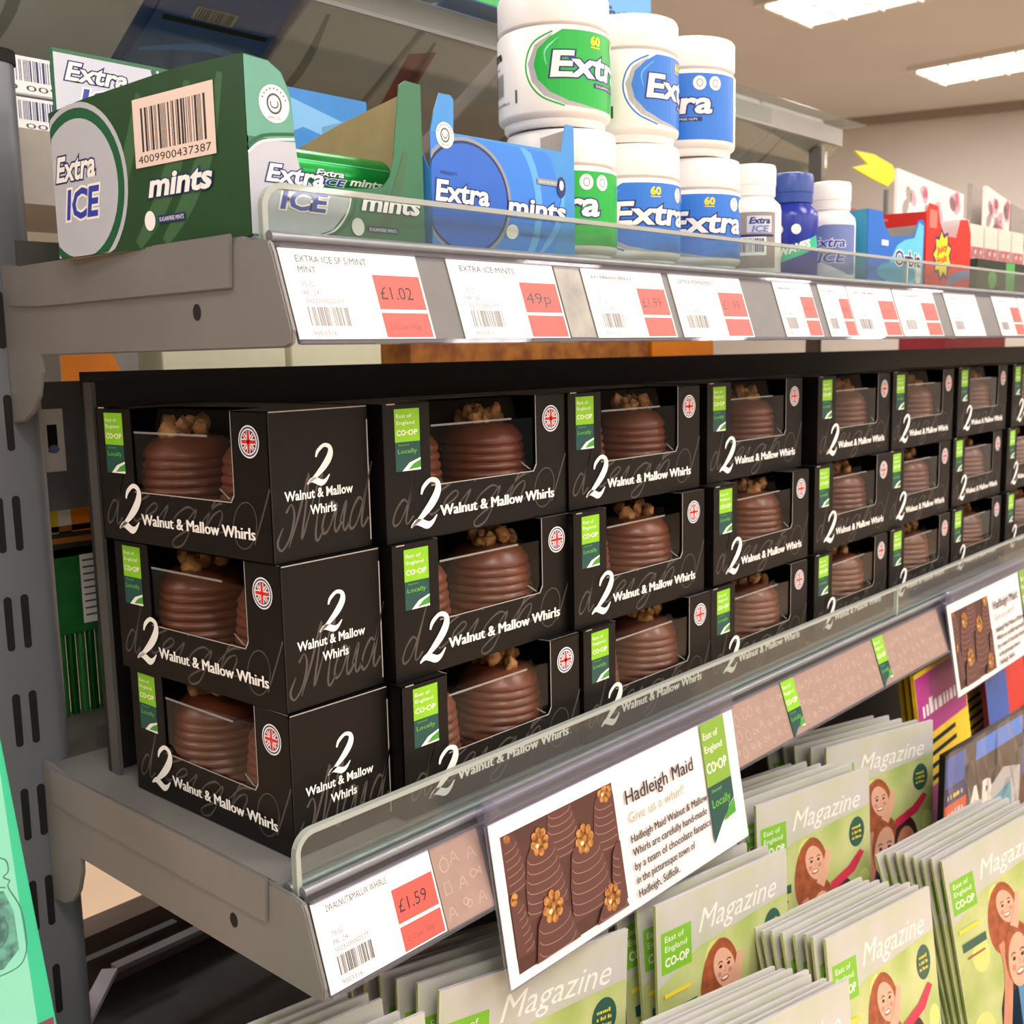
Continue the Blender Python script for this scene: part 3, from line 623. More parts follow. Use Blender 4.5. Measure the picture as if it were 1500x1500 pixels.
def green_carton():
    cw, cd, ch = .1135, .165, .083; yaw = R(5)
    root = empty('mint_carton', 'dark green open mint carton with a barcode on its side, leftmost on the upper shelf', 'carton', (.0932, -.0135, ZS), 0)
    b = MB(); t = .0008
    # left side leans with the yaw: sheared walls
    k = -.088
    b.prism([(0, 0), (cd, 0), (cd, ch * .955), (cd * .8, ch * .985), (cd * .3, ch * 1.02), (0, ch)], (0, 0, 0), (k, 1, 0), (0, 0, 1), (t, 0, 0), 'green_dark')
    fr = [(0, 0), (cw, 0), (cw, ch + .0035)]
    fr += [(cw - .011, ch + .004), (cw - .0155, ch + .001), (cw - .017, ch - .008), (cw - .0215, .045), (cw - .024, .036), (cw - .029, .0305), (cw - .035, .029), (.042, .026), (.034, .028), (.0295, .034), (.0285, .042), (.0262, ch - .014), (.0215, ch - .005), (.014, ch - .001), (0, ch)]
    b.prism(fr, (0, 0, 0), (1, 0, 0), (0, 0, 1), (0, t, 0), 'green_panel')
    b.build('carton', root)
    i = MB()
    i.prism([(0, 0), (cd, 0), (cd, ch * .7), (cd * .75, ch * .74), (cd * .4, ch * .9), (0, ch + .003)], (cw - t, t, 0), (k * .5, 1, 0), (0, 0, 1), (t, 0, 0), 'kraft')
    i.box(k * cd + .001, cd - .001, 0, cw, cd, ch * .5, 'kraft'); i.prism([(0, .001), (cw, .001), (cw + k * .5 * cd, cd), (k * cd, cd)], (0, 0, 0), (1, 0, 0), (0, 1, 0), (0, 0, t), 'kraft'); i.build('inner_wall', root)
    # side print: viewed from -x, u runs toward -y (front)
    s = Print(); O = (k * cd, cd, 0); U = Vector((-k, -1, 0)); m = plane_map(O, U, (0, 0, 1))
    def cl(pts): return [(min(max(a, 0.0003), cd - .0003), min(max(b_, .0003), ch - .002)) for a, b_ in pts]
    for x0, x1, w0 in ((.075, .125, .012), (.098, .15, .011), (.03, .085, .01)):
        s.stroke([(x0, .002), (x0 + .02, .02), ((x0 + x1) / 2 + .012, .045), (x1 - .002, ch * .93)], [w0 * .5, w0, w0, w0 * .4], 'swoosh_green')
    s.up(); 
    e = lambda r_x, r_y: cl([(.024 + r_x * math.cos(R(a)), .036 + r_y * math.sin(R(a))) for a in range(0, 360, 8)])
    s.poly(e(.0455, .0455), 'silver_ink'); s.up(); s.poly(e(.0425, .0425), 'band_green'); s.up(); s.poly(e(.037, .037), 'silver_ink'); s.up()
    brand(s, .0035, .0415, .0135, .037, sub='ICE', hs=.0158)
    s.rect(.078, .0405, .143, .0745, 'label_pink'); s.up(); s.barcode(.0845, .048, .052, .0215, 'text_dark', seed=11); s.text('4009900437387', .0805, .0425, .004, 'text_dark', w=.059)
    s.text('mints', .088, .0255, .0115, 'navy', w=.05, shear=.2, off=.07); s.up(); s.text('mints', .088, .0255, .0115, 'white_ink', w=.05, shear=.2, off=.035)
    s.ell(.087, .0135, .0045, .005, 'mint_white'); s.rect(.094, .0115, .116, .0155, 'navy'); s.up(); s.text('SUGARFREE MINTS', .095, .0125, .0022, 'white_ink', w=.02); s.build('side_print', root, m)
    # front print
    f = Print(); m = plane_map((0, 0, 0), (1, 0, 0), (0, 0, 1))
    f.poly([(.0003, .046), (.0003, .0825), (.014, .0818), (.0212, .0775), (.0258, .069), (.0281, .046)], 'green_teal'); f.up()
    f.poly([(0.0003, .001), (.0003, .039), (.006, .043), (.014, .0455), (.028, .046), (.0285, .04), (.031, .031), (.036, .0275), (.042, .0257), (.062, .0262), (.059, .016), (.049, .006), (.034, .001)], 'silver_ink'); f.up()
    f.stroke([(.0003, .0415), (.009, .047), (.0275, .0498)], .0016, 'band_green'); f.stroke([(.0003, .0385), (.009, .0445), (.0275, .0475)], .001, 'white_ink'); f.stroke([(.066, .0262), (.0625, .015), (.053, .0055), (.04, .0012)], .0017, 'band_green'); f.stroke([(.0625, .026), (.059, .015), (.05, .0055), (.037, .0012)], .001, 'white_ink')
    f.stroke([(.075, .002), (.09, .02), (.101, .05)], [.004, .007, .003], 'swoosh_green'); f.up()
    seal(f, .0165, .0625, .0088)
    brand(f, .01, .0265, .0085, .034, sub='ICE', hs=.0095)
    f.text('mints', .069, .0175, .0095, 'navy', w=.0405, shear=.2, off=.07); f.up(); f.text('mints', .069, .0175, .0095, 'white_ink', w=.0405, shear=.2, off=.035)
    f.ell(.0655, .0085, .0042, .0045, 'mint_white'); f.rect(.072, .0065, .093, .0095, 'navy'); f.up(); f.text('SUGARFREE MINTS', .073, .0070, .0018, 'white_ink', w=.019)
    f.build('front_print', root, m); return root
green_carton()
def mint_roll(loc, L, lab, rz=0):
    root = empty('mint_roll', lab, 'sweets', loc, rz, 'foil mint rolls in the green carton')
    r = .0128; b = MB()
    prof = [(.002, 0), (r * .8, 0), (r, .0018), (r, L - .0018), (r * .8, L), (.002, L)]
    b.lathe(prof, 'foil_green', 28); o = b.build('wrapper', root, smooth=True); o.rotation_euler = (0, R(90), 0)
    p = Print(); sh = R(-104)
    p.rect(.0, -.0065, L * .97, .0015, 'foil_pale'); p.rect(.0, .009, L * .97, .0095, 'foil_pale'); p.rect(0, -.012, L * .97, -.007, 'foil_dark'); p.rect(0, -.0128, L * .97, -.0125, 'foil_pale'); p.up()
    for k in range(4): p.scrib(.004, -.0008 - k * .0017, L * .38, .0008, 'band_green', k)
    brand(p, L * .47, .0022, .0032, .018, sub='ICE', hs=.0035)
    p.text('mints', L * .69, -.001, .004, 'white_ink', w=.022, shear=.2, off=.03)
    a0 = R(196)
    def mp(u, v, h):      # u along x, v around, 0 towards -y
        a = a0 - v / r; rr = r + h + .00015
        return (u, rr * math.cos(a), rr * math.sin(a))
    o = Print(); 
    p.build('wrapper_print', root, mp); return root
for i, (y, z, L) in enumerate(((.0155, .0138, .1045), (.0425, .0138, .1035), (.069, .0138, .1025), (.029, .0359, .1035), (.056, .0359, .1025))):
    mint_roll((.0985 - .07 * max(0, y - .02), -.013 + y, ZS + z + .001), L, 'green foil mint roll, ' + ['front one of the hidden lower layer', 'middle one of the hidden lower layer', 'rear one of the hidden lower layer', 'showing through the cut-out of the green carton', 'half hidden behind the front roll'][i])

def blue_carton(loc, lab):
    cw, cd, ch = .1255, .12, .084
    root = empty('mint_carton', lab, 'carton', loc)
    b = MB(); t = .0008
    b.prism([(0, 0), (cw, 0), (cw, ch - .002), (cw - .008, ch - .002), (cw - .0125, ch - .019), (.0185, ch - .020), (.0192, ch - .002), (.017, ch), (.0085, ch), (.004, ch - .01), (.001, ch - .02), (0, ch - .045)], (0, 0, 0), (1, 0, 0), (0, 0, 1), (0, t, 0), 'blue_card')
    b.prism([(0, 0), (cd, 0), (cd, ch * .8), (.01, ch * .72), (0, ch * .5)], (0, t, 0), (0, 1, 0), (0, 0, 1), (t, 0, 0), 'blue_card'); b.build('carton', root)
    i = MB(); i.prism([(0, 0), (cd, 0), (cd, ch * .82), (0, ch - .003)], (cw - t, t, 0), (0, 1, 0), (0, 0, 1), (t, 0, 0), 'kraft_grey').box(0, cd, 0, cw, cd + t, ch * .82, 'kraft_grey').box(0, t, 0, cw, cd, t, 'kraft_grey'); i.build('inner_wall', root)
    f = Print()
    e = lambda k, x=.028: [(min(max(x + k * 1.0 * math.cos(R(a)), .0003), cw), min(max(.03 + k * .88 * math.sin(R(a)), .0008), ch - .021)) for a in range(0, 360, 8)]
    for k, c in ((.082, 'blue_deep2'), (.066, 'blue_light2'), (.060, 'blue_deep2'), (.0375, 'grey_ring'), (.0352, 'navy_ring'), (.0335, 'blue_deep')): f.poly(e(k), c); f.up()
    f.stroke([(.09, .001), (.108, .02), (.116, .045)], [.002, .005, .002], 'blue_light2'); f.up()
    seal(f, .0115, ch - .022, .007)
    f.text('Extra', .0035, .0268, .0115, 'navy', w=.042, shear=.1, off=.075); f.up(); f.text('Extra', .0035, .0268, .0115, 'white_ink', w=.042, shear=.1, off=.03); f.text("WRIGLEY'S", .007, .041, .002, 'navy', w=.013)
    f.text('mints', .063, .0232, .0115, 'navy', w=.052, shear=.1, off=.07); f.up(); f.text('mints', .063, .0232, .0115, 'white_ink', w=.052, shear=.1, off=.03)
    f.ell(.0655, .0135, .0055, .0042, 'mint_white', rot=.3); f.text('16 SUGARFREE MINTS', .073, .0115, .002, 'navy', w=.024)
    f.rect(.089, .0435, .109, .047, 'grey_ring'); f.ell(.112, .0435, .0042, .0062, 'navy'); f.up(); f.text('GOOD FOR TEETH', .0905, .0444, .0016, 'white_ink', w=.016); f.ell(.112, .0445, .002, .003, 'white_ink')
    f.build('front_print', root, plane_map((0, 0, 0), (1, 0, 0), (0, 0, 1))); return root
mat('blue_deep2', '2f7fe0', .35, var=0); mat('blue_light2', '5aa8ec', .35, var=0)
blue_carton((.2105, -.0155, ZS), 'bright blue open mint carton in front of the gum tubs')

# cartons standing behind
def plain_carton(name, lab, x0, y0, z0, x1, y1, z1, m, prt=None, cat='carton', group=None, side=None, bevel=.0006):
    root = empty(name, lab, cat, (x0, y0, z0), group=group)
    MB().box(0, 0, 0, x1 - x0, y1 - y0, z1 - z0, m).build('carton', root, bevel=bevel)
    if prt:
        p = Print(); prt(p, x1 - x0, z1 - z0); p.build('front_print', root, plane_map((0, 0, 0), (1, 0, 0), (0, 0, 1)))
    if side:
        p = Print(); side(p, y1 - y0, z1 - z0); p.build('side_print', root, plane_map((0, y1 - y0, 0), (0, -1, 0), (0, 0, 1)))
    return root
def rear_green(p, w_, h):
    p.poly([(0.0003, .001), (w_ * .55, .001), (w_ * .62, h * .3), (w_ * .60, h * .7), (w_ * .55, h * .98), (.001, h * .98)], 'silver_pale'); p.up()
    p.stroke([(w_ * .5, .002), (w_ * .6, h * .35), (w_ * .6, h * .75), (w_ * .55, h * .98)], .0022, 'band_green'); p.stroke([(w_ * .53, .002), (w_ * .63, h * .35), (w_ * .63, h * .75), (w_ * .58, h * .98)], .0015, 'white_ink'); p.up()
    brand(p, .0075, h - .0165, .0105, .038, sub='ICE', hs=.0115)
mat('silver_pale', 'cfd3e2', .3, var=.02)
gl = at(74, 68, 'y', .168)
plain_carton('mint_carton', 'green and silver mint carton standing behind the barcode carton', gl.x, .168, ZS, gl.x + .115, .171, gl.z, 'green_panel', rear_green)
bl = at(440, 130, 'y', .168)
def rear_blue(p, w_, h): p.poly([(.001, h * .6), (w_ * .5, h * .8), (w_ * .98, h * .7), (w_ * .98, h * .82), (w_ * .4, h * .95), (.001, h * .75)], 'blue_light'); p.up()
plain_carton('mint_carton', 'light blue carton behind the brown inner wall of the green mint carton', gl.x + .118, .168, ZS, gl.x + .235, .171, bl.z, 'blue_card', rear_blue)
pb = at(612, 140, 'y', .06)
def sd(p, w_, h): p.rect(.001, .001, w_ * .98, h * .98, 'blue_light'); p.up()
# slim pale blue display card between the two front cartons
plain_carton('card_divider', 'slim pale blue and white carton squeezed between green and blue cartons', .2085, .0245 - .018, ZS, .2103, .075, ZS + .078, 'blue_light', None, 'carton')

def white_bar(p, w_, h):
    p.barcode(w_ * .1, h * .35, w_ * .8, h * .55, 'navy', seed=5); p.text('00 009', w_ * .12, h * .1, h * .16, 'text_grey', w=w_ * .7)
q = at(35, 190, 'y', .31)
for k in range(2):
    a = at(36, (140, 80)[k], 'y', .31); b_ = at(36, (192, 138)[k], 'y', .31)
    plain_carton('gum_multipack', 'white barcoded pack %s behind the upright' % ('lower one', 'upper one')[k], a.x - .03, .31, b_.z, a.x + .035, .36, a.z - .001, 'mint_white', white_bar, group='white barcoded packs behind the post')
sh = at(36, 192, 'y', .31)
room = MB().box(.05, .30, sh.z - .05, .3, .46, sh.z, 'kraft_grey').build('support_box'); tag(room, 'pale grey carton under the two barcoded white packs', 'carton')

# ------------------------------------------------------------------ gum tubs and bottles
mat('tub_white', 'f3f0ee', .3, var=.01); mat('gum_green', '18b040', .35, var=.02); mat('gum_blue', '2d78d8', .35, var=.02); mat('gum_sky', '5fb0f0', .35, var=0); mat('gum_grey', 'aeb0b4', .3, var=0); mat('yellow_ink', 'f2de1e', .4, var=0)
TR = .0372
def tub(x, z, col, vis, lab, y=None):
    """vis: angle (deg, from the line of sight) at which the coloured flash starts"""
    y = -.0145 + TR if y is None else y
    root = empty('gum_tub', lab, 'tub', (x, y, z), group='white gum tubs on the upper shelf')
    b = MB(); r = TR
    b.lathe([(.002, 0), (r * .86, 0), (r * .9, .002), (r * .9, .005), (r * .985, .0075), (r, .0095), (r, .0585), (r * .96, .0605), (r * .9, .0615), (r * .9, .063)], 'tub_white', 56, cap=True); tbd = b.build('tub_body', root, smooth=True)
    c = MB(); c.lathe([(r * .9, .0625), (r * .975, .063), (r * .985, .0645), (r * .985, .0815), (r * .96, .0838), (r * .9, .0845), (r * .86, .0838), (.002, .0838)], 'tub_white', 56); c.build('lid', root, smooth=True)
    va = math.atan2(CAM.y - y, CAM.x - x)
    p = Print(); lo, hi = .0105, .0575
    flash = [(.014, hi), (.006, .053), (-.002, .046), (-.0045, .037), (-.002, .028), (.006, .02), (.018, .0145), (.034, .0115), (.05, lo), (.098, lo), (.098, hi)]
    tail = [(.008, .0555), (-.0035, .049), (-.0085, .038), (-.006, .027), (.002, .018), (.016, .012), (.03, lo), (.05, lo), (.034, .0125), (.018, .0165), (.007, .023), (.0, .032), (-.001, .041), (.005, .05)]
    p.stroke([(.008, .0565), (-.005, .05), (-.010, .038), (-.0075, .0265), (.001, .017), (.015, .0115)], .0011, col)
    p.poly(tail, 'gum_grey'); p.up(); p.poly(flash, col); p.up()
    p.stroke([(.012, .053), (.003, .045), (.004, .036)], [.0004, .0012, .0004], 'gum_sky' if col == 'gum_blue' else 'foil_pale'); p.up()
    p.text('Extra', .007, .0295, .0158, 'navy', w=.064, shear=.1, off=.07); p.up(); p.text('Extra', .007, .0295, .0158, 'white_ink', w=.064, shear=.1, off=.03)
    p.text('60', .034, .0495, .0055, 'yellow_ink', w=.008, off=.04); p.rect(.034, .0478, .042, .0485, 'yellow_ink')
    p.rect(.036, .0235, .064, .0265, 'navy'); p.up(); p.text('SUGARFREE GUM', .038, .0242, .0016, 'white_ink', w=.022)
    for k in (.062, .0745): p.ell(k, .0505, .005, .005, 'white_ink'); p.up(); p.ring(k, .0505, .0022, .0026, .0006, 'text_pale', n=12)
    # plain side: small wordmark, barcode
    p.text('Extra', -.052, .045, .0055, 'text_dark', w=.019, shear=.1, off=.05); p.text('sugarfree', -.05, .039, .0018, 'text_grey', w=.014)
    p.barcode(-.05, .022, .02, .014, 'text_grey', seed=int(x * 500)); p.scrib(-.05, .016, .026, .0018, 'text_pale'); p.rect(-.0185, .0155, -.017, .0235, 'text_grey')
    p.build('wrap_label', tbd, lambda a, b__, h: ((TR + h) * math.cos(va + R(vis) + a / TR), (TR + h) * math.sin(va + R(vis) + a / TR), b__), cut=.004)
    return root
z1 = ZS; z2 = ZS + .085
tub(.370, z1, 'gum_green', -70, 'white gum tub with green wrap, bottom tier behind the blue mint carton')
tub(.4465, z1, 'gum_blue', -28, 'white gum tub with blue wrap, bottom tier beside the green one')
tub(.5305, z1, 'gum_blue', -38, 'white gum tub with blue wrap, bottom tier beside the small bottles')
tub(.3635, z2, 'gum_green', -13, 'white gum tub with green wrap, top tier leftmost')
tub(.4445, z2, 'gum_blue', 12, 'white gum tub, mostly plain side showing, middle of the top tier')
tub(.5215, z2, 'gum_blue', -80, 'white gum tub with solid blue wrap, right end of the top tier')
mat('bottle_blue', '1a2f9c', .25, var=.05); mat('bottle_cap_blue', '2b4a9a', .3, var=.04); mat('teal_ink', '2fbf95', .4, var=0); mat('label_taupe', '9a8f8c', .35, var=.04); mat('ink_slate', '6f83bd', .35, var=0)
def bottle(x, kind, lab):
    r = .0245; y = -.0145 + r; col, cap = ('bottle_blue', 'bottle_cap_blue') if kind == 1 else ('tub_white', 'tub_white')
    root = empty('gum_bottle', lab, 'bottle', (x, y, ZS), group='small gum bottles on the upper shelf')
    b = MB(); b.lathe([(.002, 0), (r * .92, 0), (r, .003), (r, .052), (r * .96, .057), (r * .78, .0615), (r * .74, .063), (r * .74, .0645)], col, 44); bbd = b.build('bottle_body', root, smooth=True)
    c = MB(); c.lathe([(r * .74, .0635), (r * .8, .064), (r * .8, .072), (r * .82, .0725), (r * .82, .085), (r * .78, .088), (r * .6, .089), (.002, .089)], cap, 44); c.build('flip_cap', root, smooth=True)
    va = math.atan2(CAM.y - y, CAM.x - x); p = Print()
    if kind == 0:
        p.rect(-.026, .006, .022, .05, 'label_taupe'); p.up(); p.rect(-.003, .034, .018, .047, 'silver_pale'); p.up(); p.text('Extra', -.001, .041, .005, 'navy', w=.017, shear=.2, off=.04); p.text('ICE', .001, .0345, .005, 'ink_slate', w=.014, shear=.2, off=.04)
        p.rect(-.018, .016, .013, .0305, 'white_ink'); p.rect(-.018, .0305, .02, .0325, 'navy'); p.up(); p.barcode(-.016, .0185, .027, .011, 'navy', seed=9)
    if kind == 1:
        p.stroke([(-.03, .012), (0, .021), (.03, .032)], [.010, .010, .010], 'teal_ink'); p.up(); p.text('AIRWAVES', -.022, .0145, .0065, 'white_ink', w=.044, shear=.2, off=.05, rot=.28)
        for k in (-.009, .006): p.ell(k, .041, .0042, .0042, 'white_ink')
        p.up()
    if kind == 2:
        p.poly([(-.03, .006), (.03, .006), (.03, .05), (-.004, .05), (-.018, .045), (-.03, .036)], 'ink_slate'); p.up(); p.poly([(-.03, .006), (.02, .006), (.004, .013), (-.014, .022), (-.03, .034)], 'silver_pale'); p.up()
        p.text('Extra', -.014, .0305, .0085, 'white_ink', w=.03, shear=.2, off=.07); p.up(); p.text('Extra', -.014, .0305, .0085, 'ice_blue', w=.03, shear=.2, off=.02)
        p.text('ICE', -.008, .017, .009, 'white_ink', w=.024, shear=.2, off=.07); p.up(); p.text('ICE', -.008, .017, .009, 'ice_blue', w=.024, shear=.2, off=.03)
    p.build('bottle_label', bbd, lambda a, b__, h: ((r + h) * math.cos(va + a / r), (r + h) * math.sin(va + a / r), b__), cut=.003)
bottle(.5985, 0, 'small white gum bottle with a grey barcoded label')
bottle(.6635, 1, 'small dark blue gum bottle with a green diagonal band')
bottle(.7365, 2, 'small white gum bottle with a slate blue label')

# right-hand cartons of the upper shelf
mat('orbit_blue', '1f6fd0', .35, var=.03); mat('orbit_side', '2f93bd', .35, var=.02); mat('orbit_aqua', '62c9e8', .35, var=.03); mat('orbit_aqua2', '3da9d8', .35, var=0); mat('juicy_red', 'e02a1e', .35, var=.03); mat('juicy_pink', 'ee7a6c', .4, var=0); mat('pack_dark', '1c2f24', .35, var=.1); mat('pack_green', '4fae58', .4, var=0); mat('juicy_yellow', 'f2c81e', .4, var=0); mat('purple_ink', '5a2a5a', .4, var=0)
def orbit(x0, x1, y):
    w_ = x1 - x0; h = .067; root = empty('gum_carton', 'sky blue open gum carton between the gum bottles and red carton', 'carton', (x0, y, ZS)); t = .001; d = .09
    b = MB(); b.prism([(0, 0), (w_, 0), (w_, h - .005), (w_ - .004, h - .001), (w_ - .014, h - .002), (w_ - .024, h - .018), (.05, h - .022), (.036, h - .012), (.03, h), (0, h)], (0, 0, 0), (1, 0, 0), (0, 0, 1), (0, t, 0), 'orbit_blue')
    b.box(0, t, 0, t, d, h, 'orbit_side'); b.build('carton', root)
    i = MB(); i.prism([(0, 0), (d, 0), (d, h * .9), (0, h - .005)], (w_ - t, t, 0), (0, 1, 0), (0, 0, 1), (t, 0, 0), 'kraft_grey').box(0, d, 0, w_, d + t, h * .9, 'kraft_grey'); i.build('inner_wall', root)
    p = Print(); p.poly([(.04, .001), (w_ * .98, .001), (w_ * .98, h * .9), (w_ - .014, h - .004), (w_ - .024, h - .02), (.085, h - .023), (.066, .038), (.048, .02)], 'orbit_aqua'); p.up()
    p.ell(w_ * .5, .012, .045, .0095, 'orbit_aqua2', n=24); p.up(); p.text('Orbit', w_ * .47, .019, .015, 'white_ink', w=.06, off=.07); p.up(); p.text('Orbit', w_ * .47, .019, .015, 'navy', w=.06, off=.015)
    p.ell(w_ * .9, .012, .007, .010, 'white_ink'); p.rect(.03, .036, .045, .041, 'white_ink'); p.build('front_print', root, plane_map((0, 0, 0), (1, 0, 0), (0, 0, 1)))
orbit(.7685, .8995, -.014)
def juicy(x0, x1, y):
    w_ = x1 - x0; h = .075; root = empty('gum_carton', 'red open gum carton with a yellow burst on its front', 'carton', (x0, y, ZS)); t = .001; d = .13
    b = MB(); b.prism([(0, 0), (w_, 0), (w_, h * .8), (w_ - .01, h), (w_ - .03, h * .98), (w_ - .04, h * .72), (.05, h * .72), (.036, h * .9), (.03, h * 1.1), (.008, h * 1.12), (0, h)], (0, 0, 0), (1, 0, 0), (0, 0, 1), (0, t, 0), 'juicy_red')
    b.prism([(0, 0), (d, 0), (d, h * 1.05), (0, h)], (0, t, 0), (0, 1, 0), (0, 0, 1), (t, 0, 0), 'juicy_red'); b.build('carton', root)
    i = MB(); i.box(w_ - t, t, 0, w_, d, h * .95, 'mint_white').box(0, d, 0, w_, d + t, h * 1.05, 'kraft'); i.build('inner_wall', root)
    p = Print(); p.poly([(w_ * .36 + (.028 if k % 2 else .022) * math.cos(R(k * 20)), .034 + (.028 if k % 2 else .022) * math.sin(R(k * 20))) for k in range(18)], 'purple_ink'); p.up()
    p.poly([(w_ * .36 + (.024 if k % 2 else .017) * math.cos(R(k * 20)), .034 + (.024 if k % 2 else .017) * math.sin(R(k * 20))) for k in range(18)], 'yellow_ink'); p.up(); p.text('Juicy', w_ * .36, .035, .007, 'juicy_red', w=.028, al='C', off=.04, rot=.2); p.text('Fruit', w_ * .36, .024, .007, 'juicy_red', w=.026, al='C', off=.04, rot=.2)
    p.stroke([(w_ * .45, .001), (w_ * .6, .011), (w_ * .98, .018)], [.003, .01, .009], 'ink_slate'); p.rect(.008, .06, .028, .078, 'juicy_pink'); p.build('front_print', root, plane_map((0, 0, 0), (1, 0, 0), (0, 0, 1)))
    s = Print(); s.stroke([(.02, .066), (.05, .074), (.09, .07)], [.002, .007, .002], 'juicy_pink'); s.rect(.01, .05, .05, .056, 'juicy_pink'); s.build('side_print', root, plane_map((0, d, 0), (0, -1, 0), (0, 0, 1)))
juicy(.9035, 1.028, -.014)
rb = at(1252, 308, 'y', .085); rc = at(1352, 306, 'y', .085)
plain_carton('gum_carton', 'red carton standing behind the sky blue gum carton', rb.x - .03, .0855, ZS, 1.0, .11, rb.z + .002, 'juicy_red', lambda p, w_, h: (p.stroke([(w_ * .3, h * .6), (w_ * .36, h * .9), (w_ * .5, h * .96)], .002, 'juicy_pink'), p.scrib(w_ * .42, h * .78, w_ * .25, .005, 'juicy_pink')))
plain_carton('gum_pack', 'white upright card at the right end of the red carton', 1.032, -.005, ZS, 1.046, .045, ZS + .078, 'mint_white')
def dk(p, w_, h): p.rect(w_ * .38, .001, w_ * .5, h * .98, 'pack_green'); p.ell(w_ * .75, h * .35, .012, .008, 'juicy_red'); p.ell(w_ * .2, h * .4, .014, .01, 'pack_green')
plain_carton('gum_pack', 'low dark green pack with pale green stripe at the right of the shelf', 1.05, -.014, ZS, 1.30, .05, ZS + .036, 'pack_dark', dk)
# row of small pink-and-white packs behind
mat('pack_cream', 'e6ddd0', .45, var=.02); mat('pack_pink', 'b8325a', .45, var=0)
def pk(p, w_, h):
    p.rect(.0005, h * .0, w_ - .0005, h * .7, 'pack_pink2'); p.up()
    for k in range(9): p.ell(w_ * (.12 + .1 * (k % 9)), h * (.3 + .11 * ((k * 5) % 4)), .003, .003, 'pack_cream', n=8)
mat('pack_pink2', 'a84a58', .45, var=.1, col2='c98a88', scale=200)
for k in range(5):
    plain_carton('sweet_pack', 'cream and pink dotted sweet pack, %s in the row behind the dark pack' % ('first', 'second', 'third', 'fourth', 'fifth')[k], 1.165 + k * .052, .055, ZS, 1.213 + k * .052, .115, ZS + .092, 'pack_cream', pk, group='dotted sweet packs in a row at the right')
tb = MB().box(1.1, .1255, ZS, 1.55, .2, ZS + .095, 'pack_cream').build('display_plinth'); tag(tb, 'cream plinth box under the magazines at the right of the upper shelf', 'box')
# magazines standing on the plinth, leaning
mat('mag_white', 'efe6e4', .35, var=.02); mat('mag_pink', 'f0a9b8', .35, var=0); mat('mag_yellow', 'ecd64a', .35, var=0); mat('mag_grey', 'a59c96', .4, var=.05)
def stand_mag(p0, p1, zb, d, m, lab, pr=None):
    (ax, ay, az), (bx_, by, bz) = p0, p1
    root = empty('magazine', lab, 'magazine', (ax, ay, zb), group='magazines standing at the far right of the upper shelf')
    U = Vector((bx_ - ax, by - ay, 0)); w_ = U.length; U.normalize(); N = Vector((U.y, -U.x, 0))
    h0, h1 = az - zb, bz - zb
    MB().prism([(0, 0), (w_, 0), (w_, h1), (0, h0)], (0, 0, 0), U, (0, 0, 1), N * -d, m).build('pages', root)
    if pr:
        p = Print(); pr(p, w_, min(h0, h1)); p.build('cover_print', root, plane_map((0, 0, 0), U, (0, 0, 1)))
def pinkp(p, w_, h):
    r_ = random.Random(2)
    for k in range(16): p.ell(w_ * r_.uniform(.1, .9), h * r_.uniform(.1, .9), .012, .008, ('mag_pink', 'mag_grey', 'mag_pink')[k % 3], n=10, rot=r_.uniform(0, 3))
def M3(px, py, y): return tuple(at(px, py, 'y', y))
zp = ZS + .0955
stand_mag(M3(1315, 246, .145), M3(1412, 285, .13), zp, .004, 'mag_white', 'pink and white magazine leaning behind the red carton', pinkp)
stand_mag(M3(1425, 268, .165), M3(1450, 285, .16), zp, .008, 'mag_grey', 'thin white-edged magazine, left of the standing pair', None)
stand_mag(M3(1446, 272, .135), M3(1480, 296, .13), zp, .006, 'mag_white', 'white magazine standing right of the thin one', pinkp)
stand_mag(M3(1482, 298, .13), M3(1520, 320, .128), zp, .008, 'mag_grey', 'grey-brown magazine at the right image edge', None)
# yellow and white shelf flags in the distance
yf = at(1280, 252, 'y', .25)
o = MB().prism([(-.085, .013), (-.02, .015), (.045, .007), (.062, -.008), (.03, -.026), (-.025, -.02), (-.09, -.011), (-.04, -.001)], (yf.x + .02, .25, yf.z + .01), (1, 0, 0), (0, 0, 1), (0, .003, 0), 'yellow_ink').build('promo_flag'); tag(o, 'yellow notched promotional flag above the red gum carton', 'flag')
o = MB().box(yf.x + .05, .2505, ZS - .01, yf.x + .056, .2565, yf.z - .02, 'shelf_grey').build('flag_stem'); o.parent = None; tag(o, 'thin grey stem holding the yellow flag', 'stem')
wfz = at(1197, 215, 'y', .4)
o = MB().prism([(-.035, -.028), (-.004, -.029), (-.004, -.36), (0, -.36), (0, -.029), (.035, -.03), (.037, .032), (-.033, .028)], wfz, (1, 0, 0), (0, 0, 1), (0, .003, 0), 'mint_white').build('promo_card'); tag(o, 'small white and blue promotional card above the blue bottle', 'card')
p = Print(); p.poly([(-.033, .0), (0, -.026), (-.033, -.026)], 'gum_blue'); p.ell(.005, .005, .006, .006, 'ink_slate'); p.rect(-.03, -.029, .034, -.025, 'yellow_ink'); p.build('card_print', o, plane_map(wfz, (1, 0, 0), (0, 0, 1)))
mat('wire_dark', '3c3836', .5, var=.1)
dk0 = at(1250, 285, 'y', .2); o = empty('dark_bag', 'dark crumpled bag behind the slate blue gum bottle', 'bag', (dk0.x + .05, .2, ZS)); MB().prism([(-.08, 0), (.07, 0), (.075, .05), (.04, .075), (.0, .09), (-.03, .098), (-.075, .07)], (0, 0, 0), (1, 0, 0), (0, 0, 1), (0, .03, 0), 'wire_dark').build('bag_body', o, bevel=.004)

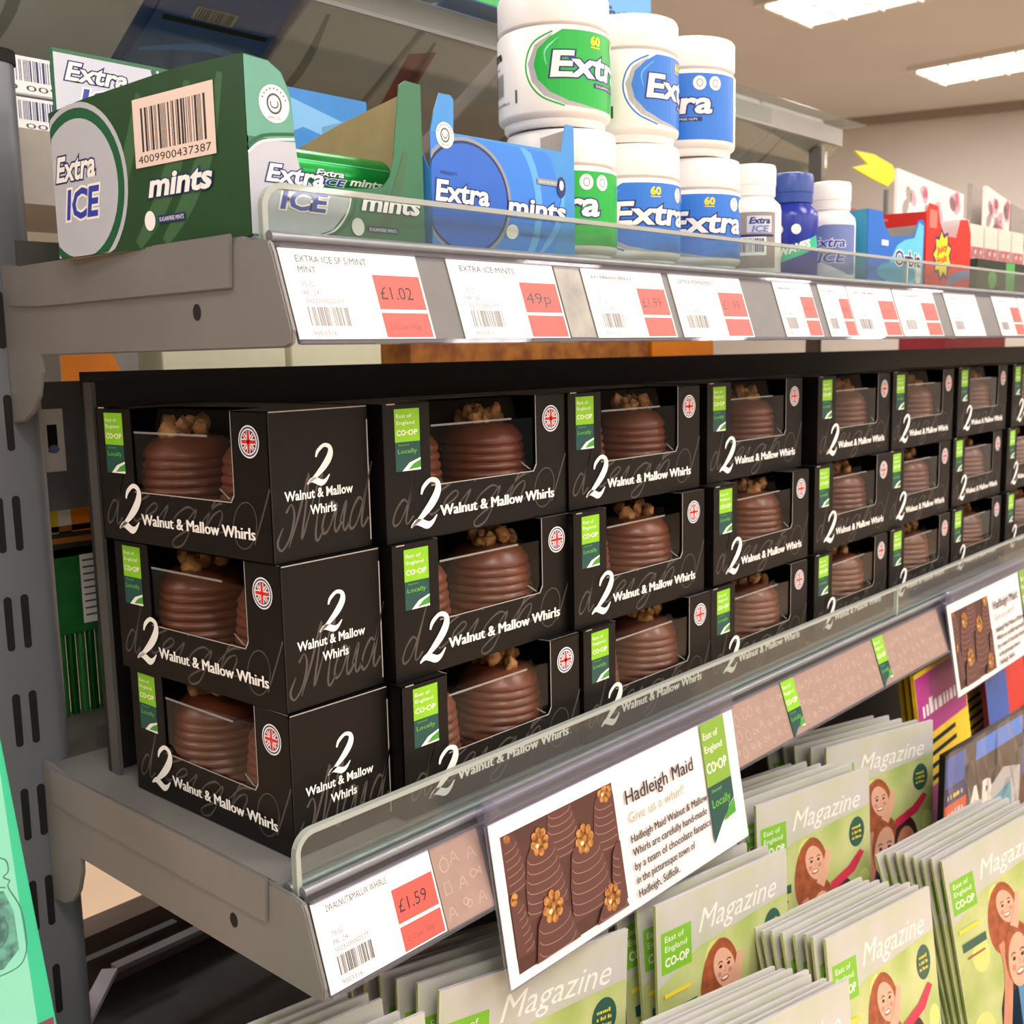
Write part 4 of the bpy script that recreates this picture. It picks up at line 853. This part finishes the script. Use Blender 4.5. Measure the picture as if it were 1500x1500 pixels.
# ------------------------------------------------------------------ sloping tray of gum cartons above
mat('carton_under', 'd0cac8', .5, var=.04, scale=10); mat('carton_under_blue', '1b4f96', .4, var=.1, scale=20); mat('rail_pale', 'a9a3a3', .4, var=.03)
tray = empty('sloping_tray', 'clear sloping tray carrying cartons above the mint display', 'shelf', (0, .3, .585))
A = R(30); dY, dZ = math.cos(A), -math.sin(A); TL = .22
SL = Vector((0, dY, dZ)); NN = Vector((0, math.sin(A), math.cos(A)))
MB().box(-.4, -.003, -.024, 1.36, 0, .0, 'rail_pale').build('front_rail', tray)
t_ = MB(); t_.prism([(-.4, 0), (1.36, 0), (1.36, TL + .25), (-.4, TL + .25)], (0, .0, -.026), (1, 0, 0), SL, NN * .002, 'acrylic'); t_.build('clear_base', tray)
MB().prism([(0, 0), (TL, 0), (TL, .05), (0, .01)], (1.355, 0, -.02), SL, (0, 0, 1), (.004, 0, 0), 'acrylic_haze').build('end_panel', tray)
MB().box(-.4, -.03, -.030, 1.1, -.028, -.012, 'acrylic_haze').build('clear_lip', tray)
xs = [(-.38, .118, 0), (.124, .253, 0), (.264, .377, 1), (.385, .509, 0), (.5155, .617, 0), (.638, .95, 0), (.96, 1.16, 0), (1.17, 1.345, 0)]
nm = ['grey-bottomed carton at the far left of the sloping tray', 'grey-bottomed carton left of the blue cartons on the tray', 'dark blue barcoded carton on the sloping tray', 'grey-bottomed carton right of the blue carton on the tray', 'grey-bottomed carton with a painted pink sheen, above the blue mint carton', 'carton hidden behind the top gum tubs', 'carton on the tray behind the right gum tub', 'carton at the right end of the sloping tray']
mat('painted_sheen_red', 'a2605e', .4, var=0); mat('sheen_label_pale', '9a9593', .4, var=0)
for k, (a, b_, bl_) in enumerate(xs):
    root = empty('gum_case', nm[k], 'carton', (a, .3005, .5625), group='cartons on the sloping tray')
    L = TL + .1 if not bl_ else TL
    MB().prism([(0, 0), (b_ - a, 0), (b_ - a, L), (0, L)], (0, 0, 0), (1, 0, 0), SL, NN * (.045), 'carton_under_blue' if bl_ else 'carton_under').build('carton', root, bevel=.001)
    p = Print(); w_ = b_ - a
    if bl_:
        for j in range(2):
            p.rect(w_ * .08, .05 + j * .075, w_ * .95, .055 + j * .075, 'slot_black'); p.rect(w_ * .28, .035 + j * .075, w_ * .62, .048 + j * .075, 'sheen_label_pale'); p.up(); p.barcode(w_ * .3, .036 + j * .075, w_ * .3, .011, 'slot_black', seed=j + 3); p.stroke([(w_ * .05, .09), (w_ * .5, .075), (w_ * .95, .08)], [.003, .008, .004], 'gum_blue')
    else:
        p.stroke([(w_ * .2, .01), (w_ * .3, .08), (w_ * .22, .16)], [.004, .01, .004], 'sheen_label_pale')  # pale streak painted on the grey bottoms as a sheen
        if k == 4: p.poly([(w_ * .02, .03), (w_ * .3, .02), (w_ * .55, .15), (w_ * .3, .16)], 'painted_sheen_red')  # pink sheen painted as a flat patch
    p.build('base_print_sheen', root, lambda u, v, h: tuple(Vector((u, 0, 0)) + SL * v - NN * (h + .0001)))
# printed front cartons standing at the tray's front
def fp(c1, c2):
    def f(p, w_, h):
        p.poly([(0.001, .001), (w_ * .55, .001), (w_ * .3, h * .5), (.001, h * .98)], c1); p.poly([(w_ * .55, .001), (w_ * .99, .001), (w_ * .99, h * .98), (w_ * .5, h * .6)], c2); p.up()
        p.stroke([(w_ * .3, h * .9), (w_ * .5, h * .3), (w_ * .9, h * .06)], .006, 'white_ink'); p.text('Extra', w_ * .55, h * .35, .012, 'navy', w=w_ * .35, off=.05)
    return f
for k, (a, b_, c1, c2, m) in enumerate(((.05, .29, 'gum_blue', 'gum_sky', 'blue_card'), (.3, .52, 'silver_pale', 'gum_green', 'silver_pale'), (.525, .62, 'gum_green', 'gum_blue', 'blue_card'), (.63, .82, 'gum_blue', 'gum_sky', 'blue_card'))):
    plain_carton('gum_carton', ['blue printed carton above the dark blue barcoded one', 'silver and green printed carton at the top edge of the photo', 'green and blue printed carton at the top edge, left of the tubs', 'blue printed carton hidden by the top gum tubs'][k], a, .262, .5855, b_, .2965, .66, m, fp(c1, c2), group='printed cartons along the tray front')
MB().box(-.4, -.042, -.001, 1.36, 0, 0, 'acrylic').build('front_ledge', tray)
MB().box(1.30, .0, -.4, 1.31, .02, -.03, 'shelf_grey').build('tray_support', tray); MB().box(-.39, .0, -1.5, -.37, .02, -.03, 'shelf_grey').build('tray_support', tray)

# ------------------------------------------------------------------ things seen behind, between the shelves
mat('back_orange', 'f08a1c', .5, var=.03); mat('back_grey', '9a9490', .5, var=.05); mat('back_cream', 'f3f0cf', .5, var=.02); mat('back_green', '1b6a2c', .5, var=.2, scale=60); mat('back_dark', '2a2724', .6, var=.1); mat('back_brown', '8a4a1c', .6, var=.2, col2='c07a2c', scale=40); mat('back_red', '8a1622', .5, var=.1)
def back_item(name, lab, a, b_, y, d, m, prt=None, cat='carton', group=None):
    p0 = at(*a, 'y', y); p1 = at(*b_, 'y', y)
    if y == Y: p1.z = ZB
    return plain_carton(name, lab, min(p0.x, p1.x), y, min(p0.z, p1.z), max(p0.x, p1.x), y + d, max(p0.z, p1.z), m, prt, cat, group)
def obj_shelf(z, lab):
    o = MB().box(.06, .40, z - .012, 3.3, .62, z, 'back_dark').build('rear_shelf'); tag(o, lab, 'shelf', 'dark shelves of the far side'); return o
Y = .42; ZB = at(600, 560, 'y', Y).z
def orange_prt(p, w_, h): p.poly([(w_ * .02, h * .0), (w_ * .9, .0), (w_ * .6, h * .8), (w_ * .2, h * .98), (.002, h * .98)], 'back_orange'); p.up()
zt = .185
back_item('cereal_box', 'orange and grey box showing above the dark back panel at the left', (82, 480), (205, 560), Y, .1, 'back_grey', orange_prt)
back_item('snack_box', 'pale cream box glimpsed under the upper shelf near the bracket', (235, 480), (420, 560), Y, .1, 'back_cream', None)
back_item('snack_box', 'second pale cream box glimpsed under the £1.02 label', (425, 480), (560, 560), Y, .1, 'back_cream', None)
back_item('snack_box', 'brown and orange pack glimpsed in the dark gap above the third column', (600, 495), (950, 560), Y, .1, 'back_brown', None)
back_item('snack_box', 'bright orange pack glimpsed in the dark gap under the £1.99 labels', (955, 495), (1045, 560), Y, .1, 'back_orange', None)
back_item('snack_box', 'dark red pack glimpsed in the gap at the right', (1385, 490), (1470, 560), Y, .1, 'back_red', None)
zs1 = at(600, 560, 'y', Y).z
obj_shelf(zs1 - .0005, 'dark shelf behind the gondola, upper one')
cf = empty('picture_card', 'white card with a dark picture between the upright and the cake boxes', 'card', (0, 0, 0))
p0, p1 = at(60, 600, 'y', .3), at(92, 690, 'y', .3)
MB().box(p0.x - .005, .3, p1.z, p1.x + .003, .302, p0.z, 'mint_white').build('card', cf); q = Print(); q.rect(.012, .012, .02, .03, 'slot_black'); 
pp = Print(); pp.rect(p0.x + .003, p1.z + .014, p1.x - .002, p0.z - .011, 'slot_black'); pp.up(); pp.ell((p0.x + p1.x) / 2 + .001, p1.z + .016, .004, .003, 'ink_slate', n=14); pp.build('card_picture', cf, plane_map((0, .3, 0), (1, 0, 0), (0, 0, 1)))
p0, p1 = at(50, 560, 'y', .303), at(135, 742, 'y', .303)
o = MB().box(p0.x - .02, .303, p1.z, p1.x, .307, p0.z, 'back_grey2' if mat('back_grey2', '6a6b70', .5, var=.08) else '').build('end_board'); tag(o, 'grey board carrying the picture card, behind the upright', 'board')
def op2(p, w_, h): p.rect(w_ * .38, .001, w_ * .99, h * .98, 'back_orange'); p.ell(w_ * .78, h * .22, w_ * .16, h * .16, 'white_ink'); p.rect(.001, .001, w_ * .2, h * .98, 'coop_yellow')
back_item('snack_box', 'orange and yellow box seen below the grey board at the left', (62, 742), (168, 772), .33, .05, 'white_ink', op2)
def stripes(p, w_, h):
    p.rect(.001, h * .8, w_ * .98, h * .98, 'back_brown'); p.rect(.001, h * .45, w_ * .98, h * .62, 'back_brown')
back_item('snack_box', 'flat dark pack with orange stripes under the orange box', (64, 773), (170, 806), .33, .05, 'back_dark', stripes)
def gl_(p, w_, h):
    p.rect(w_ * .48, h * .1, w_ * .9, h * .9, 'white_ink'); p.up()
    for k in range(9): p.rect(w_ * .52, h * (.18 + k * .08), w_ * (.86 - .05 * (k % 3)), h * (.2 + k * .08), 'text_grey')
back_item('green_box', 'dark green box with a white ingredients label, behind the first column', (68, 807), (172, 915), .33, .05, 'back_green', gl_)
lowz = at(70, 916, 'y', .33).z
for k in range(5):
    o = MB().lathe([(.002, 0), (.0034, 0), (.0034, lowz - .012), (.0015, lowz - .008), (.0015, lowz - .0015), (.0005, lowz - .001)], ('back_green', 'foil_dark')[k % 2], 14, c=(.146 + k * .0078, .335, .0012)).build('green_tube', smooth=True); tag(o, 'thin green tube under the green box, %s from the upright' % ('first', 'second', 'third', 'fourth', 'fifth')[k], 'tube', 'green tubes under the green box')
MB().box(.1, .2495, -.012, .6, .345, 0.0, 'shelf_grey_dark').build('rear_deck', lower)
MB().box(.13, .06 + .19, .0, .9, .256, .016, 'shelf_grey_dark').build('rear_lip', lower)

# ------------------------------------------------------------------ magazines below
mat('page_white', 'c3bec6', .6, var=.03); mat('cover_green', '9db25e', .35, var=0, col2='c2c98c', scale=18); mat('cover_pale', 'bfbdba', .35, var=0, col2='b4b9a0', scale=25); mat('skin_blush', 'c9836f', .5, var=0); mat('cover_glow', 'c9d47a', .4, var=0); mat('skin', 'c8866a', .45, var=.08, scale=90); mat('skin_light', 'dba98e', .45, var=.05, scale=90); mat('hair_red', '9a4f2c', .5, var=.25, scale=120); mat('hair_dark', '3a2420', .5, var=.2, scale=120); mat('shirt_blue', '4f86ad', .5, var=.05); mat('shirt_black', '1f1a1c', .5, var=.05); mat('headband', 'c8304e', .45, var=0); mat('cover_white', 'e9e6dc', .4, var=0); mat('badge_dark', '2f5a4c', .4, var=0); mat('lips', 'a3423e', .5, var=0)
MW, MH, MT = .15, .21, .0022
def mag_print(p):
    p.rect(.0005, .0005, MW - .0005, MH - .0005, 'cover_green'); p.up(); p.poly([(.0006, MH * .72), (MW * .3, MH * .8), (MW - .0006, MH * .84), (MW - .0006, MH - .0006), (.0006, MH - .0006)], 'cover_pale'); p.up()
    p.rect(.004, MH * .76, .036, MH * .90, 'coop_green2'); p.up()
    p.text('East of', .008, MH * .865, .0045, 'cover_white', w=.02); p.text('England', .008, MH * .832, .0045, 'cover_white', w=.023); p.text('CO-OP', .008, MH * .782, .0065, 'cover_white', w=.025, off=.03)
    p.text('Magazine', .044, MH * .845, .0175, 'cover_white', w=.092, shear=.35, off=-.003)
    p.ell(MW * .87, MH * .74, .011, .0135, 'badge_dark', n=20); p.up(); 
    for k in range(3): p.scrib(MW * .87 - .0065, MH * (.755 - k * .022), .013, .0026, 'coop_yellow', k)
    # boy with a headband, upside-down friend, dark-haired child
    def face(cx, cy, rx, ry, sk, hair, rot=0):
        p.ell(cx, cy + ry * .25, rx * 1.25, ry * 1.2, hair, n=20, rot=rot); p.up(); p.ell(cx, cy, rx, ry, sk, n=20, rot=rot); p.up()
        for s in (-1, 1):
            p.ell(cx + s * rx * .42, cy + ry * .12, rx * .17, ry * .075, 'hair_dark', n=10); p.stroke([(cx + s * rx * .2, cy + ry * .28), (cx + s * rx * .45, cy + ry * .34), (cx + s * rx * .68, cy + ry * .26)], ry * .05, 'hair_dark')
            p.ell(cx + s * rx * .55, cy - ry * .2, rx * .2, ry * .12, 'skin_blush', n=12)
        p.stroke([(cx + rx * .02, cy + ry * .1), (cx + rx * .12, cy - ry * .12), (cx - rx * .08, cy - ry * .15)], ry * .04, 'skin_blush')
        p.ell(cx, cy - ry * .45, rx * .42, ry * .13, 'lips', n=12); p.up(); p.ell(cx, cy - ry * .43, rx * .33, ry * .07, 'cover_white', n=10); p.up()
    for bx_, by_, br in ((.03, .115, .012), (.12, .05, .016), (.02, .05, .015), (.06, .155, .01), (.14, .11, .008)): p.ell(bx_, by_, br, br * 1.2, 'cover_glow', n=20)
    p.up()
    p.poly([(.052, .02), (.135, .02), (.132, .075), (.118, .092), (.1, .09), (.085, .075), (.06, .065)], 'shirt_blue'); p.poly([(.04, .02), (.07, .02), (.072, .07), (.058, .085), (.045, .06)], 'shirt_black'); p.up()
    p.ell(.062, .135, .017, .03, 'hair_red', n=20, rot=-.1); p.up(); face(.072, .143, .011, .017, 'skin_light', 'hair_red', .5)
    p.stroke([(.045, .03), (.055, .06), (.062, .09), (.058, .115)], [.012, .012, .011, .008], 'skin'); p.up()
    face(.078, .092, .0145, .024, 'skin_light', 'hair_red', -.1)
    p.stroke([(.078, .122), (.086, .135), (.09, .15)], [.012, .01, .007], 'skin_light'); p.up()
    face(.109, .088, .014, .022, 'skin', 'hair_dark', .05)
    p.poly([(.094, .111), (.126, .121), (.14, .135), (.134, .139), (.118, .128), (.093, .12)], 'headband')
    p.rect(.006, MH * .68, .034, MH * .695, 'coop_yellow'); p.rect(.008, MH * .6, .04, MH * .635, 'badge_dark'); p.up(); p.rect(.012, MH * .565, .036, MH * .572, 'lips')
mat('coop_green2', '78b82c', .4, var=0)
def magazine():
    root = empty('store_magazine', 'x', 'magazine')
    MB().box(0, MT * .18, .0004, MW - .001, MT * .82, MH - .0004, 'page_white').build('pages', root)
    b = MB(); b.box(0, 0, 0, MW, MT * .18, MH, 'page_white').box(0, MT * .82, 0, MW, MT, MH, 'page_white').box(-.0006, 0, 0, 0, MT, MH, 'cover_green'); b.build('cover', root)
    p = Print(); p.EPS = 3e-5; mag_print(p); p.build('cover_print', root, plane_map((0, 0, 0), (1, 0, 0), (0, 0, 1))); return root
mg0 = magazine(); mk = tree(mg0)[1]
def put_mag(TLp, TRp, lean, lab, grp, jit=(0, 0, 0)):
    o = ctree(mg0, mk); U = (TRp - TLp).normalized(); L0 = Vector((0, -math.sin(lean), -math.cos(lean))); V = -(L0 - U * L0.dot(U)).normalized(); Yv = V.cross(U).normalized()
    O = TLp - V * MH + Vector(jit)
    o.matrix_world = Matrix(((U.x, Yv.x, V.x, O.x), (U.y, Yv.y, V.y, O.y), (U.z, Yv.z, V.z, O.z), (0, 0, 0, 1)))
    tag(o, lab, 'magazine', grp); return o
def P(px, py, y): return at(px, py, 'y', y)
M0R = P(622, 1482, -.045)
piles = [ # TL, TR, lean deg, count, pitch, place
 (M0R + Vector((-.148, .025, .002)), M0R, 4, 6, .0075, 'pile under the lower price label', 'rear'),
 (P(645, 1452, -.030), P(932, 1356, -.0585), 3, 7, .0085, 'pile under the left hanging sign', 'rear'),
 (P(961, 1328, -.062), P(1155, 1241, -.080), 4, 5, .0085, 'pile right of the hanging sign', 'rear'),
 (P(1108, 1181, -.035), P(1275, 1122, -.065), 4, 6, .0085, 'pile under the brown strip', 'rear'),
 (P(1211, 1096, -.018), P(1345, 1060, -.055), 3, 5, .008, 'rear pile furthest right', 'rear'),
 (P(1060, 1525, -.150), P(1255, 1428, -.160), 10, 8, .0056, 'front pile cut by the bottom edge', 'front'),
 (P(1210, 1376, -.132), P(1376, 1290, -.150), 10, 8, .0056, 'middle front pile', 'front'),
 (P(1380, 1262, -.142), P(1485, 1203, -.168), 9, 8, .0056, 'front pile furthest right', 'front')]
jr = random.Random(12); NTH = ['front copy', 'second', 'third', 'fourth', 'fifth', 'sixth', 'seventh', 'eighth', 'ninth', 'tenth', 'eleventh', 'twelfth', 'thirteenth', 'fourteenth']
STEP = {'rear': 9, 'front': 9}
for (a, b_, ln_, n, pt, nme, kd) in piles:
    U = (b_ - a).normalized(); a2, b2 = a, a + U * MW
    for k in range(n):
        ln_k = ln_ + k * (3.2 if kd == 'rear' else 1.25); dy = k * .0032 + MH * (math.sin(R(ln_k)) - math.sin(R(ln_))); zk = MH * (math.cos(R(ln_k)) - math.cos(R(ln_))); dx = jr.uniform(-.006, .002) - k * .0006; dz = zk + jr.uniform(-.002, .002); fan = jr.uniform(-.0012, .0012)
        if k == 0: fan = dx = dz = 0
        o = put_mag(a2 + Vector((dx, dy, dz)), b2 + Vector((dx, dy + fan, dz)), R(ln_k), 'green store magazine, %s of the %s' % ('front copy' if k == 0 else NTH[k] + ' from the front', nme), 'store magazines, ' + nme)
        lo = min((o.matrix_world @ Vector(c)).z for c in ((0, 0, 0), (MW, 0, 0), (0, MT, 0))); STEP[kd] = min(STEP[kd], lo)
# stepped rack holding them
mat('rack_dark', '2b2826', .6, var=.1); mat('rack_brown', '8f7d6d', .6, var=.08)
rk = empty('magazine_rack', 'dark stepped rack holding the store magazines below the shelves', 'rack', (0, 0, 0))
MB().box(.02, -.112, STEP['rear'] - .01, 2.0, .122, STEP['rear'] - .0005, 'rack_dark').build('rear_step', rk)
MB().box(.02, -.24, STEP['front'] - .01, 2.0, -.1125, STEP['front'] - .0005, 'rack_dark').build('front_step', rk)
MB().box(.3, .1225, -.42, 2.0, .128, -.12, 'rack_dark').build('rear_panel', rk)
MB().box(.02, -.24, -.95, 2.0, .122, STEP['front'] - .0105, 'rack_brown').build('base', rk)
# puzzle magazines and toy pack at the right
mat('puz_magenta', 'b01a88', .4, var=.05); mat('puz_yellow', 'ecc81a', .4, var=.05); mat('puz_maroon', '5a1414', .4, var=.1); mat('puz_blue', '2a55a8', .4, var=.05); mat('puz_orange', 'e07818', .4, var=.05); mat('puz_red', 'c8261e', .4, var=.05)
def puzzle(a, w_, hgt, yaw, m, prt, lab, d=.003, lean=8):
    root = empty('puzzle_magazine', lab, 'magazine', (0, 0, 0), group='puzzle magazines at the right')
    MB().box(0, 0, -hgt, w_, d, 0, m).build('cover', root)
    p = Print(); prt(p, w_, hgt); p.build('cover_print', root, plane_map((0, 0, -hgt), (1, 0, 0), (0, 0, 1)))
    hgt_ = hgt; root.location = a; root.rotation_euler = (R(-lean), 0, R(yaw)); return root
def pz(k):
    def f(p, w_, h):
        p.rect(.001, h * .001, w_ * .98, h * .2, 'puz_maroon'); p.rect(.001, h * .72, w_ * .98, h * .98, ('puz_magenta', 'puz_orange', 'puz_yellow')[k % 3]); p.rect(.001, h * .5, w_ * .98, h * .72, 'puz_yellow'); p.rect(.001, h * .2, w_ * .98, h * .5, 'puz_magenta'); p.up()
        for j in range(4): p.rect(w_ * .15, h * (.52 + j * .05), w_ * .7, h * (.54 + j * .05), 'slot_black')
        p.scrib(w_ * .1, h * .8, w_ * .7, h * .07, 'white_ink')
    return f
for k, (px, py, y) in enumerate(((1338, 990, -.026), (1329, 992, -.014), (1320, 994, -.002), (1392, 955, .01), (1383, 958, .02))):
    puzzle(P(px, py, y), .15, P(px, py, y).z - STEP['rear'], 2, ('puz_yellow', 'puz_yellow', 'puz_yellow', 'puz_maroon', 'puz_orange')[k], pz(k), ('yellow and magenta puzzle magazine, front one of the fan at the right', 'puzzle magazine directly behind the front yellow and magenta one', 'rearmost of three yellow-spined puzzle magazines', 'maroon-edged puzzle magazine right of the yellow-spined three', 'orange-edged puzzle magazine behind the maroon-edged one')[k], d=.004)
def blu(p, w_, h):
    p.rect(.001, h * .5, w_ * .5, h * .95, 'puz_blue'); p.rect(w_ * .5, h * .6, w_ * .98, h * .9, 'puz_red'); p.rect(w_ * .3, h * .2, w_ * .8, h * .5, 'puz_blue'); p.up(); p.ell(w_ * .3, h * .4, .012, .012, 'puz_orange')
puzzle(P(1440, 975, -.02), .16, P(1440, 975, -.02).z - STEP['rear'], 2, 'puz_maroon', blu, 'dark red and blue magazine behind the toy pack', d=.006)
mat('toy_black', '14100f', .3, var=0); clear('toy_film', 'ffffff', rough=.12)
tp = empty('toy_magazine', 'glossy bagged toy magazine with orange, green and black panels', 'magazine', P(1385, 1108, -.09), R(-4)); hh = .20; ww = .19
MB().box(0, 0, -hh, ww, .006, 0, 'toy_black').build('pack', tp)
p = Print(); p.rect(.002, -.035, .045, -.004, 'puz_blue'); p.rect(.002, -.052, .048, -.037, 'navy'); p.rect(.002, -.082, .05, -.053, 'puz_orange2'); p.rect(.004, -.1, .03, -.087, 'ink_slate'); p.rect(.004, -.13, .07, -.104, 'gum_green2'); p.rect(.07, -.024, ww - .004, -.004, 'gum_blue'); p.poly([(.09, -.07), (.14, -.05), (.185, -.06), (.185, -.15), (.12, -.15), (.095, -.11)], 'gum_grey'); p.up()
p.scrib(.008, -.048, .034, .006, 'yellow_ink'); p.scrib(.01, -.065, .034, .005, 'cover_white'); p.scrib(.01, -.076, .034, .005, 'cover_white'); p.text('3', .02, -.14, .022, 'puz_red', off=.05); p.scrib(.035, -.114, .03, .005, 'cover_white'); p.scrib(.035, -.126, .026, .005, 'cover_white')
p.text('AR', .055, -.085, .035, 'cover_white', w=.06, off=.04); p.poly([(.11, -.08), (.16, -.07), (.17, -.13), (.12, -.12)], 'puz_teal'); p.rect(.002, -.19, .18, -.15, 'puz_red'); p.ell(.1, -.14, .012, .012, 'puz_red')
mat('puz_orange2', 'd8501c', .4, var=0); mat('gum_green2', '1e7a32', .4, var=0); mat('puz_teal', '4a9ab0', .4, var=0)
p.build('pack_print', tp, plane_map((0, 0, 0), (1, 0, 0), (0, 0, 1)))
f = MB(); nx, nz = 14, 10; vs = []
fr_ = random.Random(4)
for i in range(nx + 1):
    for j in range(nz + 1): vs.append((-.004 + (ww + .008) * i / nx, -.004 - fr_.uniform(0, .005), .006 - (hh + .008) * j / nz))
f.add(vs, [[i * (nz + 1) + j, (i + 1) * (nz + 1) + j, (i + 1) * (nz + 1) + j + 1, i * (nz + 1) + j + 1] for i in range(nx) for j in range(nz)], 'toy_film'); f.build('plastic_bag', tp)

# ------------------------------------------------------------------ teal bag at the left, frames under the shelf
mat('bag_teal', '2fb88c', .55, var=.03, scale=20); mat('bag_light', '80cfb6', .55, var=.03, scale=20); mat('jar_ink', '3f6f66', .6, var=.1, scale=150); mat('maroon', '7a3a52', .5, var=0)
yb = .03; e1 = P(0, 1075, yb); e2 = P(84, 1500, yb)
bag = empty('paper_bag', 'teal paper bag printed with a glass jar, at the bottom left corner', 'bag', (0, yb, 0))
dx = (e2.x - e1.x) / (e2.z - e1.z)
xr = lambda z: e1.x + (z - e1.z) * dx
MB().prism([(-.24, -.28), (xr(-.28), -.28), (xr(.125), .125), (-.24, .125)], (0, 0, 0), (1, 0, 0), (0, 0, 1), (0, .012, 0), 'bag_teal').build('bag_body', bag, bevel=.001)
MB().box(-.24, 0, -.95, xr(-.3), .012, -.28, 'bag_teal').build('bag_bottom', bag)
p = Print(); i1, i2 = P(-3, 1112, yb), P(55, 1500, yb); dxx = (i2.x - i1.x) / (i2.z - i1.z)
p.poly([(-.23, -.27), (i1.x + (-.27 - i1.z) * dxx, -.27), (i1.x + (.10 - i1.z) * dxx, .10), (-.23, .10)], 'bag_light'); p.up()
J = lambda x, y: (P(x, y, yb).x, P(x, y, yb).z)
p.stroke([J(-30, 1256), J(5, 1258), J(12, 1275), J(5, 1285), J(14, 1290), J(12, 1300), J(30, 1330), J(38, 1370), J(38, 1395), J(28, 1415), J(0, 1430), J(-30, 1440)], .0006, 'jar_ink')
p.stroke([J(-30, 1300), J(8, 1300)], .0006, 'jar_ink'); p.poly([J(-40, 1310), J(5, 1305), J(20, 1335), J(28, 1390), J(5, 1420), J(-40, 1430)], 'jar_fill'); p.up()
p.ring(*J(-8, 1368), .006, .008, .0006, 'jar_ink'); p.rect(*J(45, 1520), *J(78, 1489), 'maroon')
mat('jar_fill', '62a898', .6, var=0, col2='3a625c', scale=160)
p.build('bag_print', bag, plane_map((0, 0, 0), (1, 0, 0), (0, 0, 1)))
# dark picture frames lying under the lower shelf
mat('frame_grey', '77747c', .4, var=.04); mat('frame_pale', 'a09ca6', .4, var=.03)
def Z(px, py, z): return at(px, py, 'z', z)
def bar(b, p0, p1, wd, th, m):
    d = (p1 - p0); n = Vector((-d.y, d.x, 0)).normalized() * wd; T = Vector((0, 0, -th))
    a = [p0, p1, p1 + n, p0 + n]; b.add([tuple(v) for v in a] + [tuple(v + T) for v in a], [(0, 1, 2, 3), (7, 6, 5, 4), (0, 4, 5, 1), (1, 5, 6, 2), (2, 6, 7, 3), (3, 7, 4, 0)], m)
fr = empty('steel_frame', 'grey flat-bar frame lying in the dark under the lower shelf', 'frame', (0, 0, 0))
b = MB(); zz = -.2
bar(b, Z(128, 1505, zz), Z(172, 1418, zz), .012, .004, 'frame_pale'); b.build('side_bar', fr)
b = MB(); bar(b, Z(172, 1418, zz), Z(292, 1363, zz), .010, .004, 'frame_grey'); b.build('front_bar', fr)
b = MB(); bar(b, Z(292, 1363, zz), Z(520, 1250, zz), .010, .004, 'frame_grey'); b.build('front_bar', fr)
b = MB(); bar(b, Z(120, 1412, zz - .01), Z(260, 1350, zz - .01), .008, .004, 'rack_grey2' if mat('rack_grey2', '4d4a4c', .5) else ''); b.build('rear_bar', fr)
o = MB().box(-.0, .129, -.265, 1.9, .425, -.255, 'rack_dark').build('base_deck'); tag(o, 'dark base deck under the lower shelf carrying the steel frame', 'shelf')
o = MB(); q = [Z(60, 1400, -.215), Z(330, 1278, -.215), Z(480, 1210, -.215)]; mat('rack_dark2', '5a483e', .6, var=.1)
b0, b1 = Z(100, 1385, -.2), Z(330, 1285, -.2); print('rail', b0, b1, Z(172, 1418, -.2), Z(292, 1363, -.2), Z(520, 1250, -.2), STEP)
bar(o, b0 + (b0 - b1) * .3, b1 + (b1 - b0) * 1.5, .03, .05, 'rack_dark2'); o = o.build('lower_rail'); tag(o, 'brown-grey rail under the lower shelf beyond the frame', 'rail')
